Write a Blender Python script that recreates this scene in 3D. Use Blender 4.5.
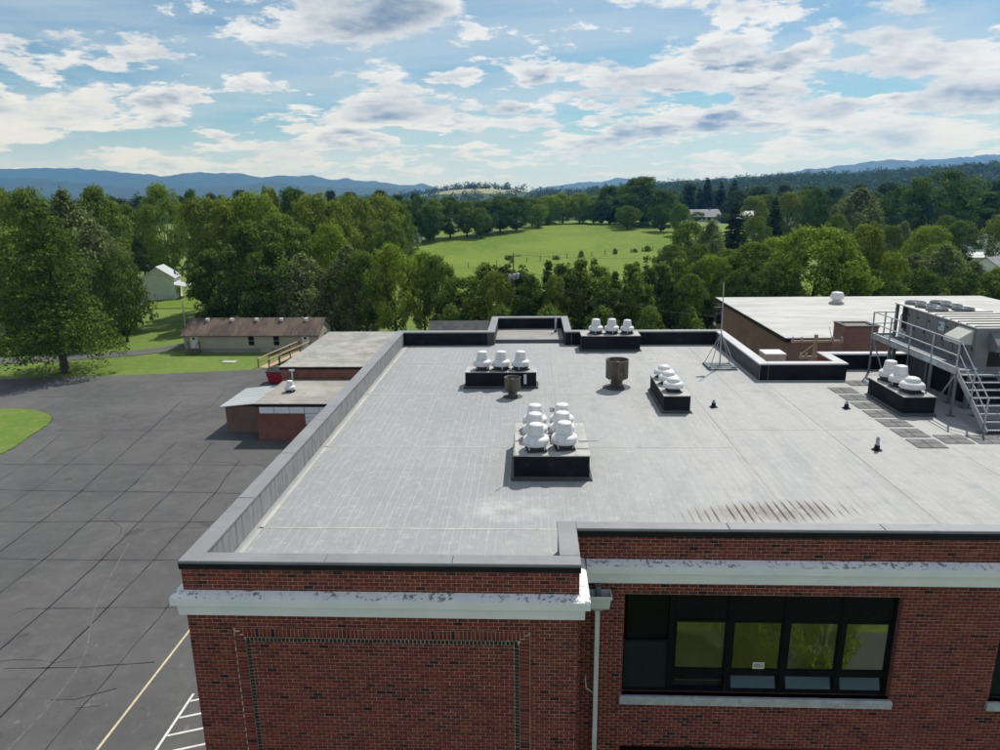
import bpy, math, random
import numpy as np
from mathutils import Matrix, Vector

for _o in list(bpy.data.objects): bpy.data.objects.remove(_o, do_unlink=True)
scene = bpy.context.scene
COL = scene.collection
R_ = math.radians

# ------------------------------------------------------------------ camera
CAM_H = 20.5
PITCH, ROLL, YAW, FPX = R_(14.6), R_(0.75), R_(2.625), 705.0
def camera():
    right = Vector((1, 0, 0)); fwd = Vector((0, math.cos(PITCH), -math.sin(PITCH))); down = Vector((0, -math.sin(PITCH), -math.cos(PITCH)))
    c, s = math.cos(ROLL), math.sin(ROLL)
    r2 = c*right + s*down; d2 = c*down - s*right
    rz = Matrix.Rotation(YAW, 3, 'Z')
    r2, d2, f2 = rz @ r2, rz @ d2, rz @ fwd
    cd = bpy.data.cameras.new('camera'); co = bpy.data.objects.new('camera', cd); COL.objects.link(co)
    u, b = -d2, -f2
    co.matrix_world = Matrix(((r2.x, u.x, b.x, 0), (r2.y, u.y, b.y, 0), (r2.z, u.z, b.z, CAM_H), (0, 0, 0, 1)))
    cd.sensor_width = 36.0; cd.lens = 36.0*FPX/1000.0; cd.clip_start = 0.1; cd.clip_end = 40000
    scene.camera = co
camera()

# ------------------------------------------------------------------ sun, sky, exposure
SUN = Vector((0.375, 0.655, 1.0)).normalized()
SUN_EL = math.asin(SUN.z); SUN_AZ = math.atan2(SUN.x, SUN.y)
ld = bpy.data.lights.new('sun', 'SUN'); ld.energy = 4.6; ld.angle = R_(0.53); ld.color = (1.0, 0.955, 0.89)
lo = bpy.data.objects.new('sun', ld); COL.objects.link(lo)
lo.rotation_euler = SUN.to_track_quat('Z', 'Y').to_euler(); lo.location = (40, 60, 120)
scene.view_settings.view_transform = 'Standard'; scene.view_settings.look = 'None'
scene.view_settings.exposure = 0.0; scene.view_settings.gamma = 1.0; scene.view_settings.use_curve_mapping = False
scene.render.engine = 'CYCLES'
cy = scene.cycles
cy.max_bounces = 6; cy.diffuse_bounces = 3; cy.glossy_bounces = 3; cy.transmission_bounces = 4; cy.transparent_max_bounces = 8
cy.volume_bounces = 0; cy.use_denoising = True; cy.sample_clamp_indirect = 6.0
cy.caustics_reflective = False; cy.caustics_refractive = False

class NT:
    """small node-tree helper"""
    def __init__(s, tree): s.t = tree; s.n = tree.nodes; s.l = tree.links
    def new(s, typ, **kw):
        nd = s.n.new(typ)
        for k, v in kw.items(): setattr(nd, k, v)
        return nd
    def put(s, sock, val):
        if isinstance(val, bpy.types.NodeSocket): s.l.new(val, sock)
        elif val is not None:
            if hasattr(sock.default_value, '__len__') and not hasattr(val, '__len__'): val = (val,)*len(sock.default_value)
            if hasattr(sock.default_value, '__len__') and len(sock.default_value) == 4 and len(val) == 3: val = (*val, 1)
            sock.default_value = val
    def m(s, op, a, b=None, c=None, clamp=False):
        nd = s.new('ShaderNodeMath', operation=op, use_clamp=clamp)
        for i, v in enumerate((a, b, c)):
            if v is not None: s.put(nd.inputs[i], v)
        return nd.outputs[0]
    def vm(s, op, a, b=None, sc=None):
        nd = s.new('ShaderNodeVectorMath', operation=op)
        s.put(nd.inputs[0], a)
        if b is not None: s.put(nd.inputs[1], b)
        if sc is not None: s.put(nd.inputs[3], sc)
        return nd.outputs[1] if op in ('LENGTH', 'DOT_PRODUCT') else nd.outputs[0]
    def sep(s, v):
        nd = s.new('ShaderNodeSeparateXYZ'); s.put(nd.inputs[0], v); return nd.outputs
    def comb(s, x, y, z):
        nd = s.new('ShaderNodeCombineXYZ')
        for i, v in enumerate((x, y, z)): s.put(nd.inputs[i], v)
        return nd.outputs[0]
    def noise(s, vec, scale, detail=4, rough=0.55, dist=0.0, col=False):
        nd = s.new('ShaderNodeTexNoise'); s.put(nd.inputs['Vector'], vec)
        s.put(nd.inputs['Scale'], scale); nd.inputs['Detail'].default_value = detail; nd.inputs['Roughness'].default_value = rough; nd.inputs['Distortion'].default_value = dist
        return nd.outputs[1 if col else 0]
    def ss(s, v, lo, hi):
        nd = s.new('ShaderNodeMapRange', interpolation_type='SMOOTHSTEP'); s.put(nd.inputs[0], v)
        nd.inputs[1].default_value = lo; nd.inputs[2].default_value = hi; return nd.outputs[0]
    def mix(s, fac, a, b, blend='MIX'):
        nd = s.new('ShaderNodeMix', data_type='RGBA', blend_type=blend); s.put(nd.inputs[0], fac); s.put(nd.inputs[6], a); s.put(nd.inputs[7], b); return nd.outputs[2]
    def ramp(s, fac, stops, interp='LINEAR'):
        nd = s.new('ShaderNodeValToRGB'); cr = nd.color_ramp; cr.interpolation = interp
        while len(cr.elements) < len(stops): cr.elements.new(0.5)
        for e, (p, c) in zip(cr.elements, stops): e.position = p; e.color = (*c, 1) if len(c) == 3 else c
        s.put(nd.inputs[0], fac); return nd.outputs[0]

LAYERS = [(2.5, (52.3, 6.6, 2.1), 2.2, 0.502, 0.056, 0.016, 0.8, (4.2, 9.1, 0.7), 0.30),
          (1.35, (3.3, 3.9, 21.0), 2.2, 0.508, 0.052, 0.026, 0.5, (14.2, 3.1, 6.7), 0.22)]
def build_world():
    w = bpy.data.worlds.new('World'); scene.world = w; w.use_nodes = True
    t = NT(w.node_tree); t.n.clear()
    out = t.new('ShaderNodeOutputWorld'); bg = t.new('ShaderNodeBackground'); bg.inputs[1].default_value = 0.085
    sky = t.new('ShaderNodeTexSky', sky_type='NISHITA'); sky.sun_disc = False
    sky.sun_elevation = SUN_EL; sky.sun_rotation = SUN_AZ; sky.altitude = 500; sky.air_density = 1.0; sky.dust_density = 0.6; sky.ozone_density = 1.0
    d = t.new('ShaderNodeTexCoord').outputs['Generated']
    x, y, z = t.sep(d)
    zp = t.m('MAXIMUM', z, 0.0)
    def cloud(zoff, SC, detail, seed, rough=0.6, zs=2.6, near=0.20):
        zz = t.m('ADD', zp, zoff)
        k = t.m('DIVIDE', SC, t.m('ADD', zp, near))
        p = t.comb(t.m('MULTIPLY', x, k), t.m('MULTIPLY', y, k), t.m('MULTIPLY', t.m('MULTIPLY', zz, k), zs))
        p = t.vm('ADD', p, seed)
        return t.noise(p, 1.0, detail, rough)
    # thin high veil, streaky
    kv = t.m('DIVIDE', 1.0, t.m('ADD', zp, 0.07))
    pv = t.comb(t.m('MULTIPLY', t.m('MULTIPLY', x, kv), 0.42), t.m('MULTIPLY', t.m('MULTIPLY', y, kv), 0.62), t.m('MULTIPLY', zp, 2.0))
    veil = t.noise(t.vm('ADD', pv, (3.1, 7.7, 1.3)), 1.0, 5, 0.60, 0.5)
    veil = t.ss(veil, 0.34, 0.60)
    veil = t.m('MAXIMUM', veil, t.ss(zp, 0.13, 0.0))
    # cumulus: density here and a little higher; the difference gives lit tops and grey bases
    def layer(S, seed, zs, thr, soft, dz, bigS, bigseed, bigamp):
        n0 = cloud(0.0, S, 8, seed, 0.62, zs); n1 = cloud(dz, S, 5, seed, 0.56, zs)
        cov = t.m('MULTIPLY', t.m('SUBTRACT', cloud(0.0, bigS, 1, bigseed, 0.5, zs), 0.5), bigamp)
        dn = t.m('ADD', n0, cov); du = t.m('ADD', n1, cov)
        al = t.ss(dn, thr, thr+soft); core = t.ss(dn, thr+soft*0.5, thr+0.21); up = t.ss(du, thr-0.03, thr+0.15)
        sh = t.m('MULTIPLY', t.m('ADD', t.m('MULTIPLY', up, 0.9), 0.1), t.m('ADD', t.m('MULTIPLY', core, 0.70), 0.30))
        return al, sh
    white = (10.2, 10.4, 10.5); grey = (2.1, 3.1, 4.3)
    skyb = t.mix(1.0, sky.outputs[0], (0.64, 0.90, 0.98), 'MULTIPLY')
    col = t.mix(t.m('MULTIPLY', veil, t.m('ADD', 0.56, t.m('MULTIPLY', t.ss(zp, 0.10, 0.0), 0.44))), skyb, (6.9, 8.0, 8.9))
    fade = t.ss(zp, 0.0, 0.03)
    for L in LAYERS:
        al, sh = layer(*L)
        cc = t.mix(sh, white, grey)
        cc = t.mix(t.m('MULTIPLY', t.ss(zp, 0.10, 0.0), 0.85), cc, (8.3, 9.0, 9.5))        # far clouds melt into the bright horizon air
        col = t.mix(t.m('MULTIPLY', al, fade), col, cc)
    t.l.new(col, bg.inputs[0]); t.l.new(bg.outputs[0], out.inputs[0])
build_world()

# ------------------------------------------------------------------ mesh helpers
class MB:
    def __init__(s): s.v = []; s.f = []; s.sm = []
    def add(s, vs, fs, smooth=False):
        b = len(s.v); s.v += [tuple(p) for p in vs]; s.f += [tuple(i+b for i in f) for f in fs]; s.sm += [smooth]*len(fs); return s
    def box(s, x0, x1, y0, y1, z0, z1):
        return s.add([(x0,y0,z0),(x1,y0,z0),(x1,y1,z0),(x0,y1,z0),(x0,y0,z1),(x1,y0,z1),(x1,y1,z1),(x0,y1,z1)],
                     [(3,2,1,0),(4,5,6,7),(0,1,5,4),(1,2,6,5),(2,3,7,6),(3,0,4,7)])
    def bbox(s, x0, x1, y0, y1, z0, z1, b=0.02):
        """box with a bevelled top edge"""
        vs = [(x0,y0,z0),(x1,y0,z0),(x1,y1,z0),(x0,y1,z0),(x0,y0,z1-b),(x1,y0,z1-b),(x1,y1,z1-b),(x0,y1,z1-b),(x0+b,y0+b,z1),(x1-b,y0+b,z1),(x1-b,y1-b,z1),(x0+b,y1-b,z1)]
        return s.add(vs, [(3,2,1,0),(0,1,5,4),(1,2,6,5),(2,3,7,6),(3,0,4,7),(4,5,9,8),(5,6,10,9),(6,7,11,10),(7,4,8,11),(8,9,10,11)])
    def quad(s, a, b, c, d): return s.add([a,b,c,d], [(0,1,2,3)])
    def tube(s, p0, p1, r0, r1=None, n=8, caps=True):
        r1 = r0 if r1 is None else r1
        p0, p1 = Vector(p0), Vector(p1); ax = (p1-p0)
        if ax.length < 1e-6: return s
        ax.normalize(); u = ax.orthogonal().normalized(); w = ax.cross(u)
        vs = []
        for p, r in ((p0, r0), (p1, r1)):
            for i in range(n):
                a = 2*math.pi*i/n; vs.append(p + u*(r*math.cos(a)) + w*(r*math.sin(a)))
        s.add(vs, [(i, (i+1) % n, n+(i+1) % n, n+i) for i in range(n)], True)
        if caps: s.add(vs[:n], [tuple(reversed(range(n)))]); s.add(vs[n:], [tuple(range(n))])
        return s
    def path(s, pts, radii, n=6):
        for i in range(len(pts)-1): s.tube(pts[i], pts[i+1], radii[i], radii[i+1], n, caps=(i in (0, len(pts)-2)))
        return s
    def lathe(s, prof, n=20, c=(0, 0, 0), smooth=True):
        vs = []
        for r, z in prof:
            for i in range(n):
                a = 2*math.pi*i/n; vs.append((c[0]+r*math.cos(a), c[1]+r*math.sin(a), c[2]+z))
        m = len(prof)
        return s.add(vs, [(j*n+i, j*n+(i+1) % n, (j+1)*n+(i+1) % n, (j+1)*n+i) for j in range(m-1) for i in range(n)], smooth)
    def bar(s, p0, p1, w, h):
        """rectangular bar between two points, w sideways, h upright"""
        p0, p1 = Vector(p0), Vector(p1); ax = (p1-p0).normalized()
        sd = ax.cross(Vector((0,0,1)))
        sd = Vector((1,0,0)) if sd.length < 1e-4 else sd.normalized()
        up = sd.cross(ax).normalized(); vs = []
        for p in (p0, p1):
            for a, b in ((-1,-1),(1,-1),(1,1),(-1,1)): vs.append(p + sd*(a*w/2) + up*(b*h/2))
        return s.add(vs, [(3,2,1,0),(4,5,6,7),(0,1,5,4),(1,2,6,5),(2,3,7,6),(3,0,4,7)])
    def prism(s, poly, z0, z1):
        n = len(poly); vs = [(x,y,z0) for x,y in poly]+[(x,y,z1) for x,y in poly]
        return s.add(vs, [tuple(reversed(range(n))), tuple(range(n,2*n))]+[(i,(i+1)%n,n+(i+1)%n,n+i) for i in range(n)])
    def mesh(s, name):
        me = bpy.data.meshes.new(name); me.from_pydata(s.v, [], s.f); me.update()
        if any(s.sm): me.polygons.foreach_set('use_smooth', s.sm)
        return me
    def build(s, name, mat, parent=None):
        return link(name, s.mesh(name), mat, parent)

def link(name, me, mat=None, parent=None, loc=None):
    if mat is not None and not me.materials: me.materials.append(mat)
    o = bpy.data.objects.new(name, me); COL.objects.link(o)
    if parent is not None: o.parent = parent
    if loc is not None: o.location = loc
    return o
def tag(o, label=None, cat=None, group=None, kind=None):
    if label: o['label'] = label
    if cat: o['category'] = cat
    if group: o['group'] = group
    if kind: o['kind'] = kind
    return o
def thing(name, label, cat, loc=(0,0,0), group=None, rz=0.0):
    o = bpy.data.objects.new(name, None); COL.objects.link(o); o.location = loc; o.rotation_euler = (0,0,rz); o.empty_display_size = 0.3
    return tag(o, label, cat, group)
def copy_tree(o, parent=None):
    c = o.copy(); COL.objects.link(c); c.parent = parent
    for ch in list(o.children): copy_tree(ch, c)
    return c
def np_mesh(name, V, F, mat=None, smooth=False):
    """V (n,3), F (m,4) quads"""
    me = bpy.data.meshes.new(name); n, m = len(V), len(F); k = F.shape[1]
    me.vertices.add(n); me.vertices.foreach_set('co', np.ascontiguousarray(V, dtype=np.float32).ravel())
    me.loops.add(m*k); me.loops.foreach_set('vertex_index', np.ascontiguousarray(F, dtype=np.int32).ravel())
    me.polygons.add(m); me.polygons.foreach_set('loop_start', np.arange(0, m*k, k, dtype=np.int32)); me.polygons.foreach_set('loop_total', np.full(m, k, dtype=np.int32))
    if smooth: me.polygons.foreach_set('use_smooth', np.ones(m, dtype=bool))
    me.update(calc_edges=True)
    if mat is not None: me.materials.append(mat)
    return me

# ------------------------------------------------------------------ materials
MATS = {}
def pbr(name, rough=0.7, spec=0.3, metal=0.0):
    m = bpy.data.materials.new(name); m.use_nodes = True; t = NT(m.node_tree); t.n.clear()
    out = t.new('ShaderNodeOutputMaterial'); b = t.new('ShaderNodeBsdfPrincipled'); t.l.new(b.outputs[0], out.inputs[0])
    b.inputs['Roughness'].default_value = rough; b.inputs['Specular IOR Level'].default_value = spec; b.inputs['Metallic'].default_value = metal
    MATS[name] = m
    return m, t, b
def bump(t, b, h, strength=0.3, dist=0.02):
    n = t.new('ShaderNodeBump'); n.inputs['Strength'].default_value = strength; n.inputs['Distance'].default_value = dist
    t.put(n.inputs['Height'], h); t.l.new(n.outputs[0], b.inputs['Normal'])
def simple(name, col, rough=0.7, var=0.18, scale=1.5, metal=0.0, spec=0.3, dirt=None, bmp=0.0, detail=5, stretch=None):
    """paint/metal/etc with blotchy tone change and optional dirt"""
    m, t, b = pbr(name, rough, spec, metal)
    p = t.new('ShaderNodeTexCoord').outputs['Object']
    if stretch: p = t.vm('MULTIPLY', p, stretch)
    n = t.noise(p, scale, detail, 0.6)
    lo = tuple(c*(1-var) for c in col); hi = tuple(min(1, c*(1+var)) for c in col)
    c = t.mix(t.ss(n, 0.3, 0.7), lo, hi)
    if dirt:
        dcol, amount = dirt
        n2 = t.noise(t.vm('ADD', p, (13.1, 4.2, 7.3)), scale*2.3, 6, 0.65)
        c = t.mix(t.m('MULTIPLY', t.ss(n2, 0.62-amount*0.25, 0.72), 0.85), c, dcol)
    t.put(b.inputs['Base Color'], c)
    if bmp: bump(t, b, n, bmp, 0.02)
    return m
def brick_mat(name, individual=True, seed=0.0):
    """red brick: tone per brick"""
    m, t, b = pbr(name, 0.85, 0.2)
    g = t.new('ShaderNodeNewGeometry'); oi = t.new('ShaderNodeObjectInfo')
    v = t.m('FRACT', t.m('ADD', t.m('ADD', g.outputs['Random Per Island'], oi.outputs['Random']), seed))
    c = t.ramp(v, [(0.0, (0.020,0.014,0.017)), (0.018, (0.045,0.018,0.018)), (0.05, (0.125,0.028,0.024)), (0.35, (0.205,0.038,0.030)), (0.6, (0.255,0.050,0.036)), (0.85, (0.175,0.034,0.028)), (1.0, (0.29,0.075,0.045))])
    p = t.new('ShaderNodeNewGeometry').outputs['Position']
    n = t.noise(p, 1.1, 5, 0.6); n2 = t.noise(p, 45, 3, 0.6)
    c = t.mix(t.m('MULTIPLY', t.ss(n, 0.5, 0.78), 0.25), c, (0.16,0.080,0.042))
    c = t.mix(t.m('MULTIPLY', t.ss(n2, 0.35, 0.7), 0.25), c, (0.11,0.045,0.035))
    t.put(b.inputs['Base Color'], c); bump(t, b, n2, 0.25, 0.004)
    return m
brick_mat('brick')
simple('mortar', (0.47,0.425,0.345), 0.95, 0.3, 6.0, bmp=0.3)
def far_brick(name, c1, c2, mort):
    m, t, b = pbr(name, 0.9, 0.15)
    p = t.new('ShaderNodeTexCoord').outputs['Object']; x, y, z = t.sep(p)
    v = t.comb(t.m('ADD', x, y), z, 0.0)
    br = t.new('ShaderNodeTexBrick'); t.put(br.inputs['Vector'], v)
    t.put(br.inputs['Color1'], c1); t.put(br.inputs['Color2'], c2); t.put(br.inputs['Mortar'], mort)
    br.inputs['Scale'].default_value = 1.0; br.inputs['Brick Width'].default_value = 0.2032; br.inputs['Row Height'].default_value = 0.0813; br.inputs['Mortar Size'].default_value = 0.006
    n = t.noise(p, 0.8, 5); c = t.mix(t.m('MULTIPLY', t.ss(n, 0.4, 0.7), 0.4), br.outputs[0], tuple(k*0.6 for k in c1))
    t.put(b.inputs['Base Color'], c)
    bump(t, b, t.m('SUBTRACT', 1.0, br.outputs[1]), 0.4, 0.01)
    return m
far_brick('brick_far', (0.20,0.075,0.052), (0.26,0.10,0.07), (0.25,0.2,0.16))
far_brick('brick_tan', (0.185,0.108,0.085), (0.215,0.130,0.105), (0.25,0.21,0.18))

def roof_mat():
    m, t, b = pbr('roof_coating', 0.75, 0.25)
    p = t.new('ShaderNodeNewGeometry').outputs['Position']; x, y, z = t.sep(p)
    wob = t.m('MULTIPLY', t.m('SUBTRACT', t.noise(p, 0.6, 3), 0.5), 0.06)
    fr = t.m('FRACT', t.m('DIVIDE', t.m('ADD', x, wob), 0.2032))
    tri = t.m('ABSOLUTE', t.m('SUBTRACT', fr, 0.5))                # 0.5 at the rib
    rib = t.ss(tri, 0.40, 0.5)
    pst = t.vm('MULTIPLY', p, (1.0, 0.12, 1.0))
    patch = t.noise(pst, 1.6, 5, 0.65)
    low = t.noise(p, 0.16, 4, 0.6)
    fine = t.noise(t.vm('MULTIPLY', p, (6.0, 1.2, 1.0)), 2.0, 5, 0.7)
    left = t.ss(x, 7.0, -3.0)                                      # older, greyer coat on this half
    base = t.mix(left, (0.385,0.388,0.388), (0.262,0.280,0.292))
    base = t.mix(t.m('MULTIPLY', t.ss(low, 0.35, 0.65), 0.45), base, (0.33,0.338,0.342))
    base = t.mix(t.m('MULTIPLY', t.ss(patch, 0.45, 0.7), 0.55), base, (0.27,0.285,0.29))
    base = t.mix(t.m('MULTIPLY', t.ss(fine, 0.5, 0.75), 0.35), base, (0.48,0.48,0.47))
    mott = t.noise(p, 1.1, 7, 0.72); mott2 = t.noise(t.vm('ADD', p, (40.0, 3.0, 0.0)), 3.2, 6, 0.7)
    base = t.mix(t.m('MULTIPLY', t.ss(mott, 0.50, 0.70), 0.45), base, (0.225,0.235,0.24))
    base = t.mix(t.m('MULTIPLY', t.ss(mott2, 0.52, 0.72), 0.40), base, (0.50,0.50,0.49))
    ribmask = t.m('MULTIPLY', rib, t.ss(t.noise(t.vm('MULTIPLY', p, (2.5, 0.22, 1.0)), 1.5, 6, 0.7), 0.38, 0.60))
    ribcol = t.mix(left, (0.29,0.285,0.28), (0.50,0.51,0.51))
    base = t.mix(t.m('MULTIPLY', ribmask, 0.45), base, ribcol)
    # ponding stain beside the front parapet, streaked along the ribs
    dx = t.m('DIVIDE', t.m('SUBTRACT', x, 5.9), 2.3); dy = t.m('DIVIDE', t.m('SUBTRACT', t.m('SUBTRACT', y, t.m('MULTIPLY', x, 0.13)), 15.35), 0.62)
    e = t.m('SQRT', t.m('ADD', t.m('MULTIPLY', dx, dx), t.m('MULTIPLY', dy, dy)))
    st = t.m('MULTIPLY', t.ss(e, 1.15, 0.1), t.ss(t.noise(t.vm('MULTIPLY', p, (1.6, 0.9, 1.0)), 1.5, 5, 0.65), 0.36, 0.56))
    base = t.mix(t.m('MULTIPLY', st, 0.55), base, (0.13,0.095,0.062))
    stl = t.m('MULTIPLY', t.m('MULTIPLY', t.ss(tri, 0.30, 0.46), t.ss(e, 1.25, 0.45)), t.ss(t.noise(t.vm('MULTIPLY', p, (3.0, 0.5, 1.0)), 1.9, 3), 0.36, 0.50))
    base = t.mix(t.m('MULTIPLY', stl, 0.92), base, (0.040,0.028,0.018))
    # freshly coated white patch
    dx = t.m('DIVIDE', t.m('SUBTRACT', x, -0.6), 1.5); dy = t.m('DIVIDE', t.m('SUBTRACT', y, 16.2), 0.9)
    e2 = t.m('ADD', t.m('MULTIPLY', dx, dx), t.m('MULTIPLY', dy, dy))
    base = t.mix(t.m('MULTIPLY', t.m('MULTIPLY', t.ss(e2, 1.0, 0.0), t.ss(t.noise(p, 1.5, 4, 0.6), 0.35, 0.65)), 0.55), base, (0.52,0.52,0.515))
    t.put(b.inputs['Base Color'], base)
    bump(t, b, t.m('ADD', t.m('MULTIPLY', rib, 1.0), t.m('MULTIPLY', fine, 0.5)), 0.35, 0.012)
roof_mat()
simple('roof_white', (0.43,0.43,0.42), 0.75, 0.14, 0.45, dirt=((0.33,0.325,0.31), 0.4), stretch=(0.6,2.0,1))
simple('roof_grey', (0.28,0.28,0.265), 0.85, 0.22, 0.5, dirt=((0.43,0.40,0.34), 0.5))
simple('roof_recess', (0.27,0.265,0.255), 0.85, 0.2, 0.8, dirt=((0.45,0.43,0.38), 0.35), stretch=(1,3,1))
simple('roof_dirty', (0.30,0.29,0.265), 0.85, 0.2, 0.4, dirt=((0.14,0.10,0.06), 0.12))
simple('coping', (0.215,0.222,0.235), 0.55, 0.10, 0.7, spec=0.4, dirt=((0.17,0.175,0.185), 0.35))
simple('coping_bright', (0.46,0.47,0.49), 0.5, 0.08, 0.7, spec=0.4, dirt=((0.40,0.41,0.43), 0.3))
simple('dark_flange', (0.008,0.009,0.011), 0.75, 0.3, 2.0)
simple('dark_flashing', (0.011,0.014,0.018), 0.8, 0.35, 1.2, spec=0.15, dirt=((0.03,0.033,0.036), 0.3))
def streaky(name, c, c2):
    m, t, b = pbr(name, 0.8, 0.25)
    p = t.new('ShaderNodeTexCoord').outputs['Object']
    n = t.noise(t.vm('MULTIPLY', p, (1.0, 5.0, 0.5)), 1.2, 5, 0.65); n2 = t.noise(p, 3.0, 5, 0.6)
    cc = t.mix(t.ss(n, 0.42, 0.68), c, c2); cc = t.mix(t.m('MULTIPLY', t.ss(n2, 0.5, 0.7), 0.4), cc, tuple(k*0.5 for k in c))
    t.put(b.inputs['Base Color'], cc)
streaky('grey_flashing', (0.27,0.28,0.285), (0.15,0.155,0.16))
simple('mid_flashing', (0.060,0.066,0.070), 0.75, 0.25, 1.0)
simple('curb_top', (0.40,0.40,0.385), 0.8, 0.15, 1.6, dirt=((0.25,0.24,0.22), 0.4))
def cornice_mat():
    m, t, b = pbr('cornice_paint', 0.7, 0.3)
    p = t.new('ShaderNodeNewGeometry').outputs['Position']
    n = t.noise(p, 9.0, 6, 0.7); big = t.noise(p, 1.1, 3, 0.6); nz = t.sep(t.new('ShaderNodeNewGeometry').outputs['Normal'])[2]
    c = t.mix(t.ss(big, 0.35, 0.65), (0.76,0.78,0.80), (0.83,0.84,0.85))
    peel = t.m('MULTIPLY', t.m('MULTIPLY', t.ss(n, 0.52, 0.58), t.ss(t.noise(p, 1.6, 3, 0.6), 0.38, 0.54)), t.ss(nz, 0.15, 0.4))
    c = t.mix(t.m('MULTIPLY', peel, 0.85), c, (0.15,0.14,0.145))
    p2 = t.m('MULTIPLY', t.ss(t.noise(p, 16, 4, 0.7), 0.66, 0.70), t.ss(nz, 0.3, 0.1))
    c = t.mix(t.m('MULTIPLY', p2, 0.5), c, (0.25,0.24,0.24))
    t.put(b.inputs['Base Color'], c); bump(t, b, n, 0.2, 0.006)
cornice_mat()
simple('white_metal', (0.60,0.61,0.62), 0.45, 0.05, 2.0, spec=0.5, dirt=((0.55,0.55,0.54), 0.15))
simple('painted_white', (0.66,0.68,0.70), 0.5, 0.06, 2.0, spec=0.4, dirt=((0.5,0.51,0.52), 0.2))
simple('fan_paint', (0.66,0.67,0.675), 0.5, 0.08, 3.0, spec=0.4, dirt=((0.36,0.34,0.31), 0.22), stretch=(2.0,2.0,0.5))
simple('fan_dark', (0.045,0.045,0.05), 0.6, 0.3, 3.0)
simple('rust_metal', (0.115,0.105,0.095), 0.55, 0.4, 2.2, metal=0.35, dirt=((0.075,0.045,0.028), 0.5), stretch=(2.5,2.5,0.7))
simple('galvanised', (0.34,0.37,0.40), 0.45, 0.15, 3.0, metal=0.35, spec=0.5)
simple('galv_dark', (0.15,0.18,0.20), 0.55, 0.2, 3.0, metal=0.2)
simple('unit_grey', (0.155,0.16,0.168), 0.5, 0.08, 0.8, spec=0.4, dirt=((0.22,0.22,0.225), 0.2))
simple('unit_top', (0.56,0.555,0.53), 0.55, 0.10, 0.8, dirt=((0.36,0.35,0.33), 0.3))
simple('hood_cream', (0.46,0.46,0.42), 0.55, 0.08, 1.0)
simple('coil_black', (0.012,0.012,0.014), 0.7, 0.4, 4.0)
simple('label_blue', (0.36,0.47,0.52), 0.5, 0.2, 14.0)
simple('black_paint', (0.015,0.016,0.018), 0.5, 0.3, 2.0)
simple('pad_rubber', (0.155,0.155,0.16), 0.9, 0.2, 3.0, dirt=((0.30,0.30,0.29), 0.25))
simple('window_frame', (0.006,0.007,0.008), 0.7, 0.2, 2.0, spec=0.12)
simple('window_panel', (0.014,0.018,0.022), 0.7, 0.15, 1.0, spec=0.15)
simple('transom_panel', (0.008,0.008,0.008), 0.7, 0.2, 1.0, spec=0.12)
simple('blind', (0.21,0.192,0.060), 0.85, 0.12, 2.0)
simple('sign_white', (0.55,0.53,0.47), 0.7, 0.05, 2.0)
simple('stone_sill', (0.42,0.44,0.46), 0.8, 0.15, 5.0, dirt=((0.26,0.27,0.28), 0.3))
simple('tar', (0.016,0.016,0.018), 0.6, 0.3, 2.0)
simple('line_yellow', (0.52,0.46,0.30), 0.8, 0.15, 2.5, dirt=((0.22,0.21,0.18), 0.3))
simple('line_white', (0.62,0.62,0.60), 0.8, 0.12, 2.5, dirt=((0.25,0.25,0.25), 0.25))
simple('line_faded', (0.115,0.115,0.115), 0.9, 0.2, 3.0)
simple('wood', (0.46,0.35,0.22), 0.85, 0.2, 2.5, stretch=(1,6,6))
simple('pole_wood', (0.16,0.125,0.10), 0.9, 0.25, 2.0, stretch=(4,4,0.4))
simple('pole_tan', (0.36,0.29,0.21), 0.9, 0.2, 2.0, stretch=(4,4,0.4))
simple('wire', (0.10,0.10,0.10), 0.6, 0.1, 1.0)
simple('siding_beige', (0.36,0.34,0.285), 0.8, 0.06, 1.0)
simple('siding_white', (0.76,0.79,0.84), 0.75, 0.06, 1.0)
simple('skirt_grey', (0.24,0.235,0.215), 0.85, 0.12, 1.0)
simple('door_white', (0.62,0.62,0.61), 0.6, 0.05, 1.0)
simple('glass_dark', (0.005,0.006,0.007), 0.2, 0.2, 1.0, spec=0.1)
simple('metal_roof', (0.42,0.45,0.465), 0.45, 0.08, 0.6, spec=0.5)
simple('shingle_grey', (0.085,0.085,0.088), 0.9, 0.25, 1.2)
simple('shingle_light', (0.25,0.26,0.28), 0.9, 0.2, 1.0)
simple('red_paint', (0.33,0.022,0.028), 0.5, 0.2, 2.0)
simple('house_brick', (0.22,0.10,0.075), 0.9, 0.2, 2.0)
simple('tan_metal', (0.55,0.52,0.47), 0.55, 0.08, 1.0)
def rusty_roof():
    m, t, b = pbr('rusty_roof', 0.8, 0.25)
    p = t.new('ShaderNodeTexCoord').outputs['Object']
    n = t.noise(t.vm('MULTIPLY', p, (0.5, 0.25, 0.25)), 1.0, 5, 0.6); n2 = t.noise(t.vm('MULTIPLY', p, (3.0, 0.3, 0.3)), 1.4, 4, 0.6)
    c = t.mix(t.ss(n, 0.4, 0.6), (0.075,0.058,0.050), (0.135,0.100,0.075)); c = t.mix(t.m('MULTIPLY', t.ss(n2, 0.5, 0.7), 0.55), c, (0.23,0.175,0.13))
    t.put(b.inputs['Base Color'], c)
rusty_roof()
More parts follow.
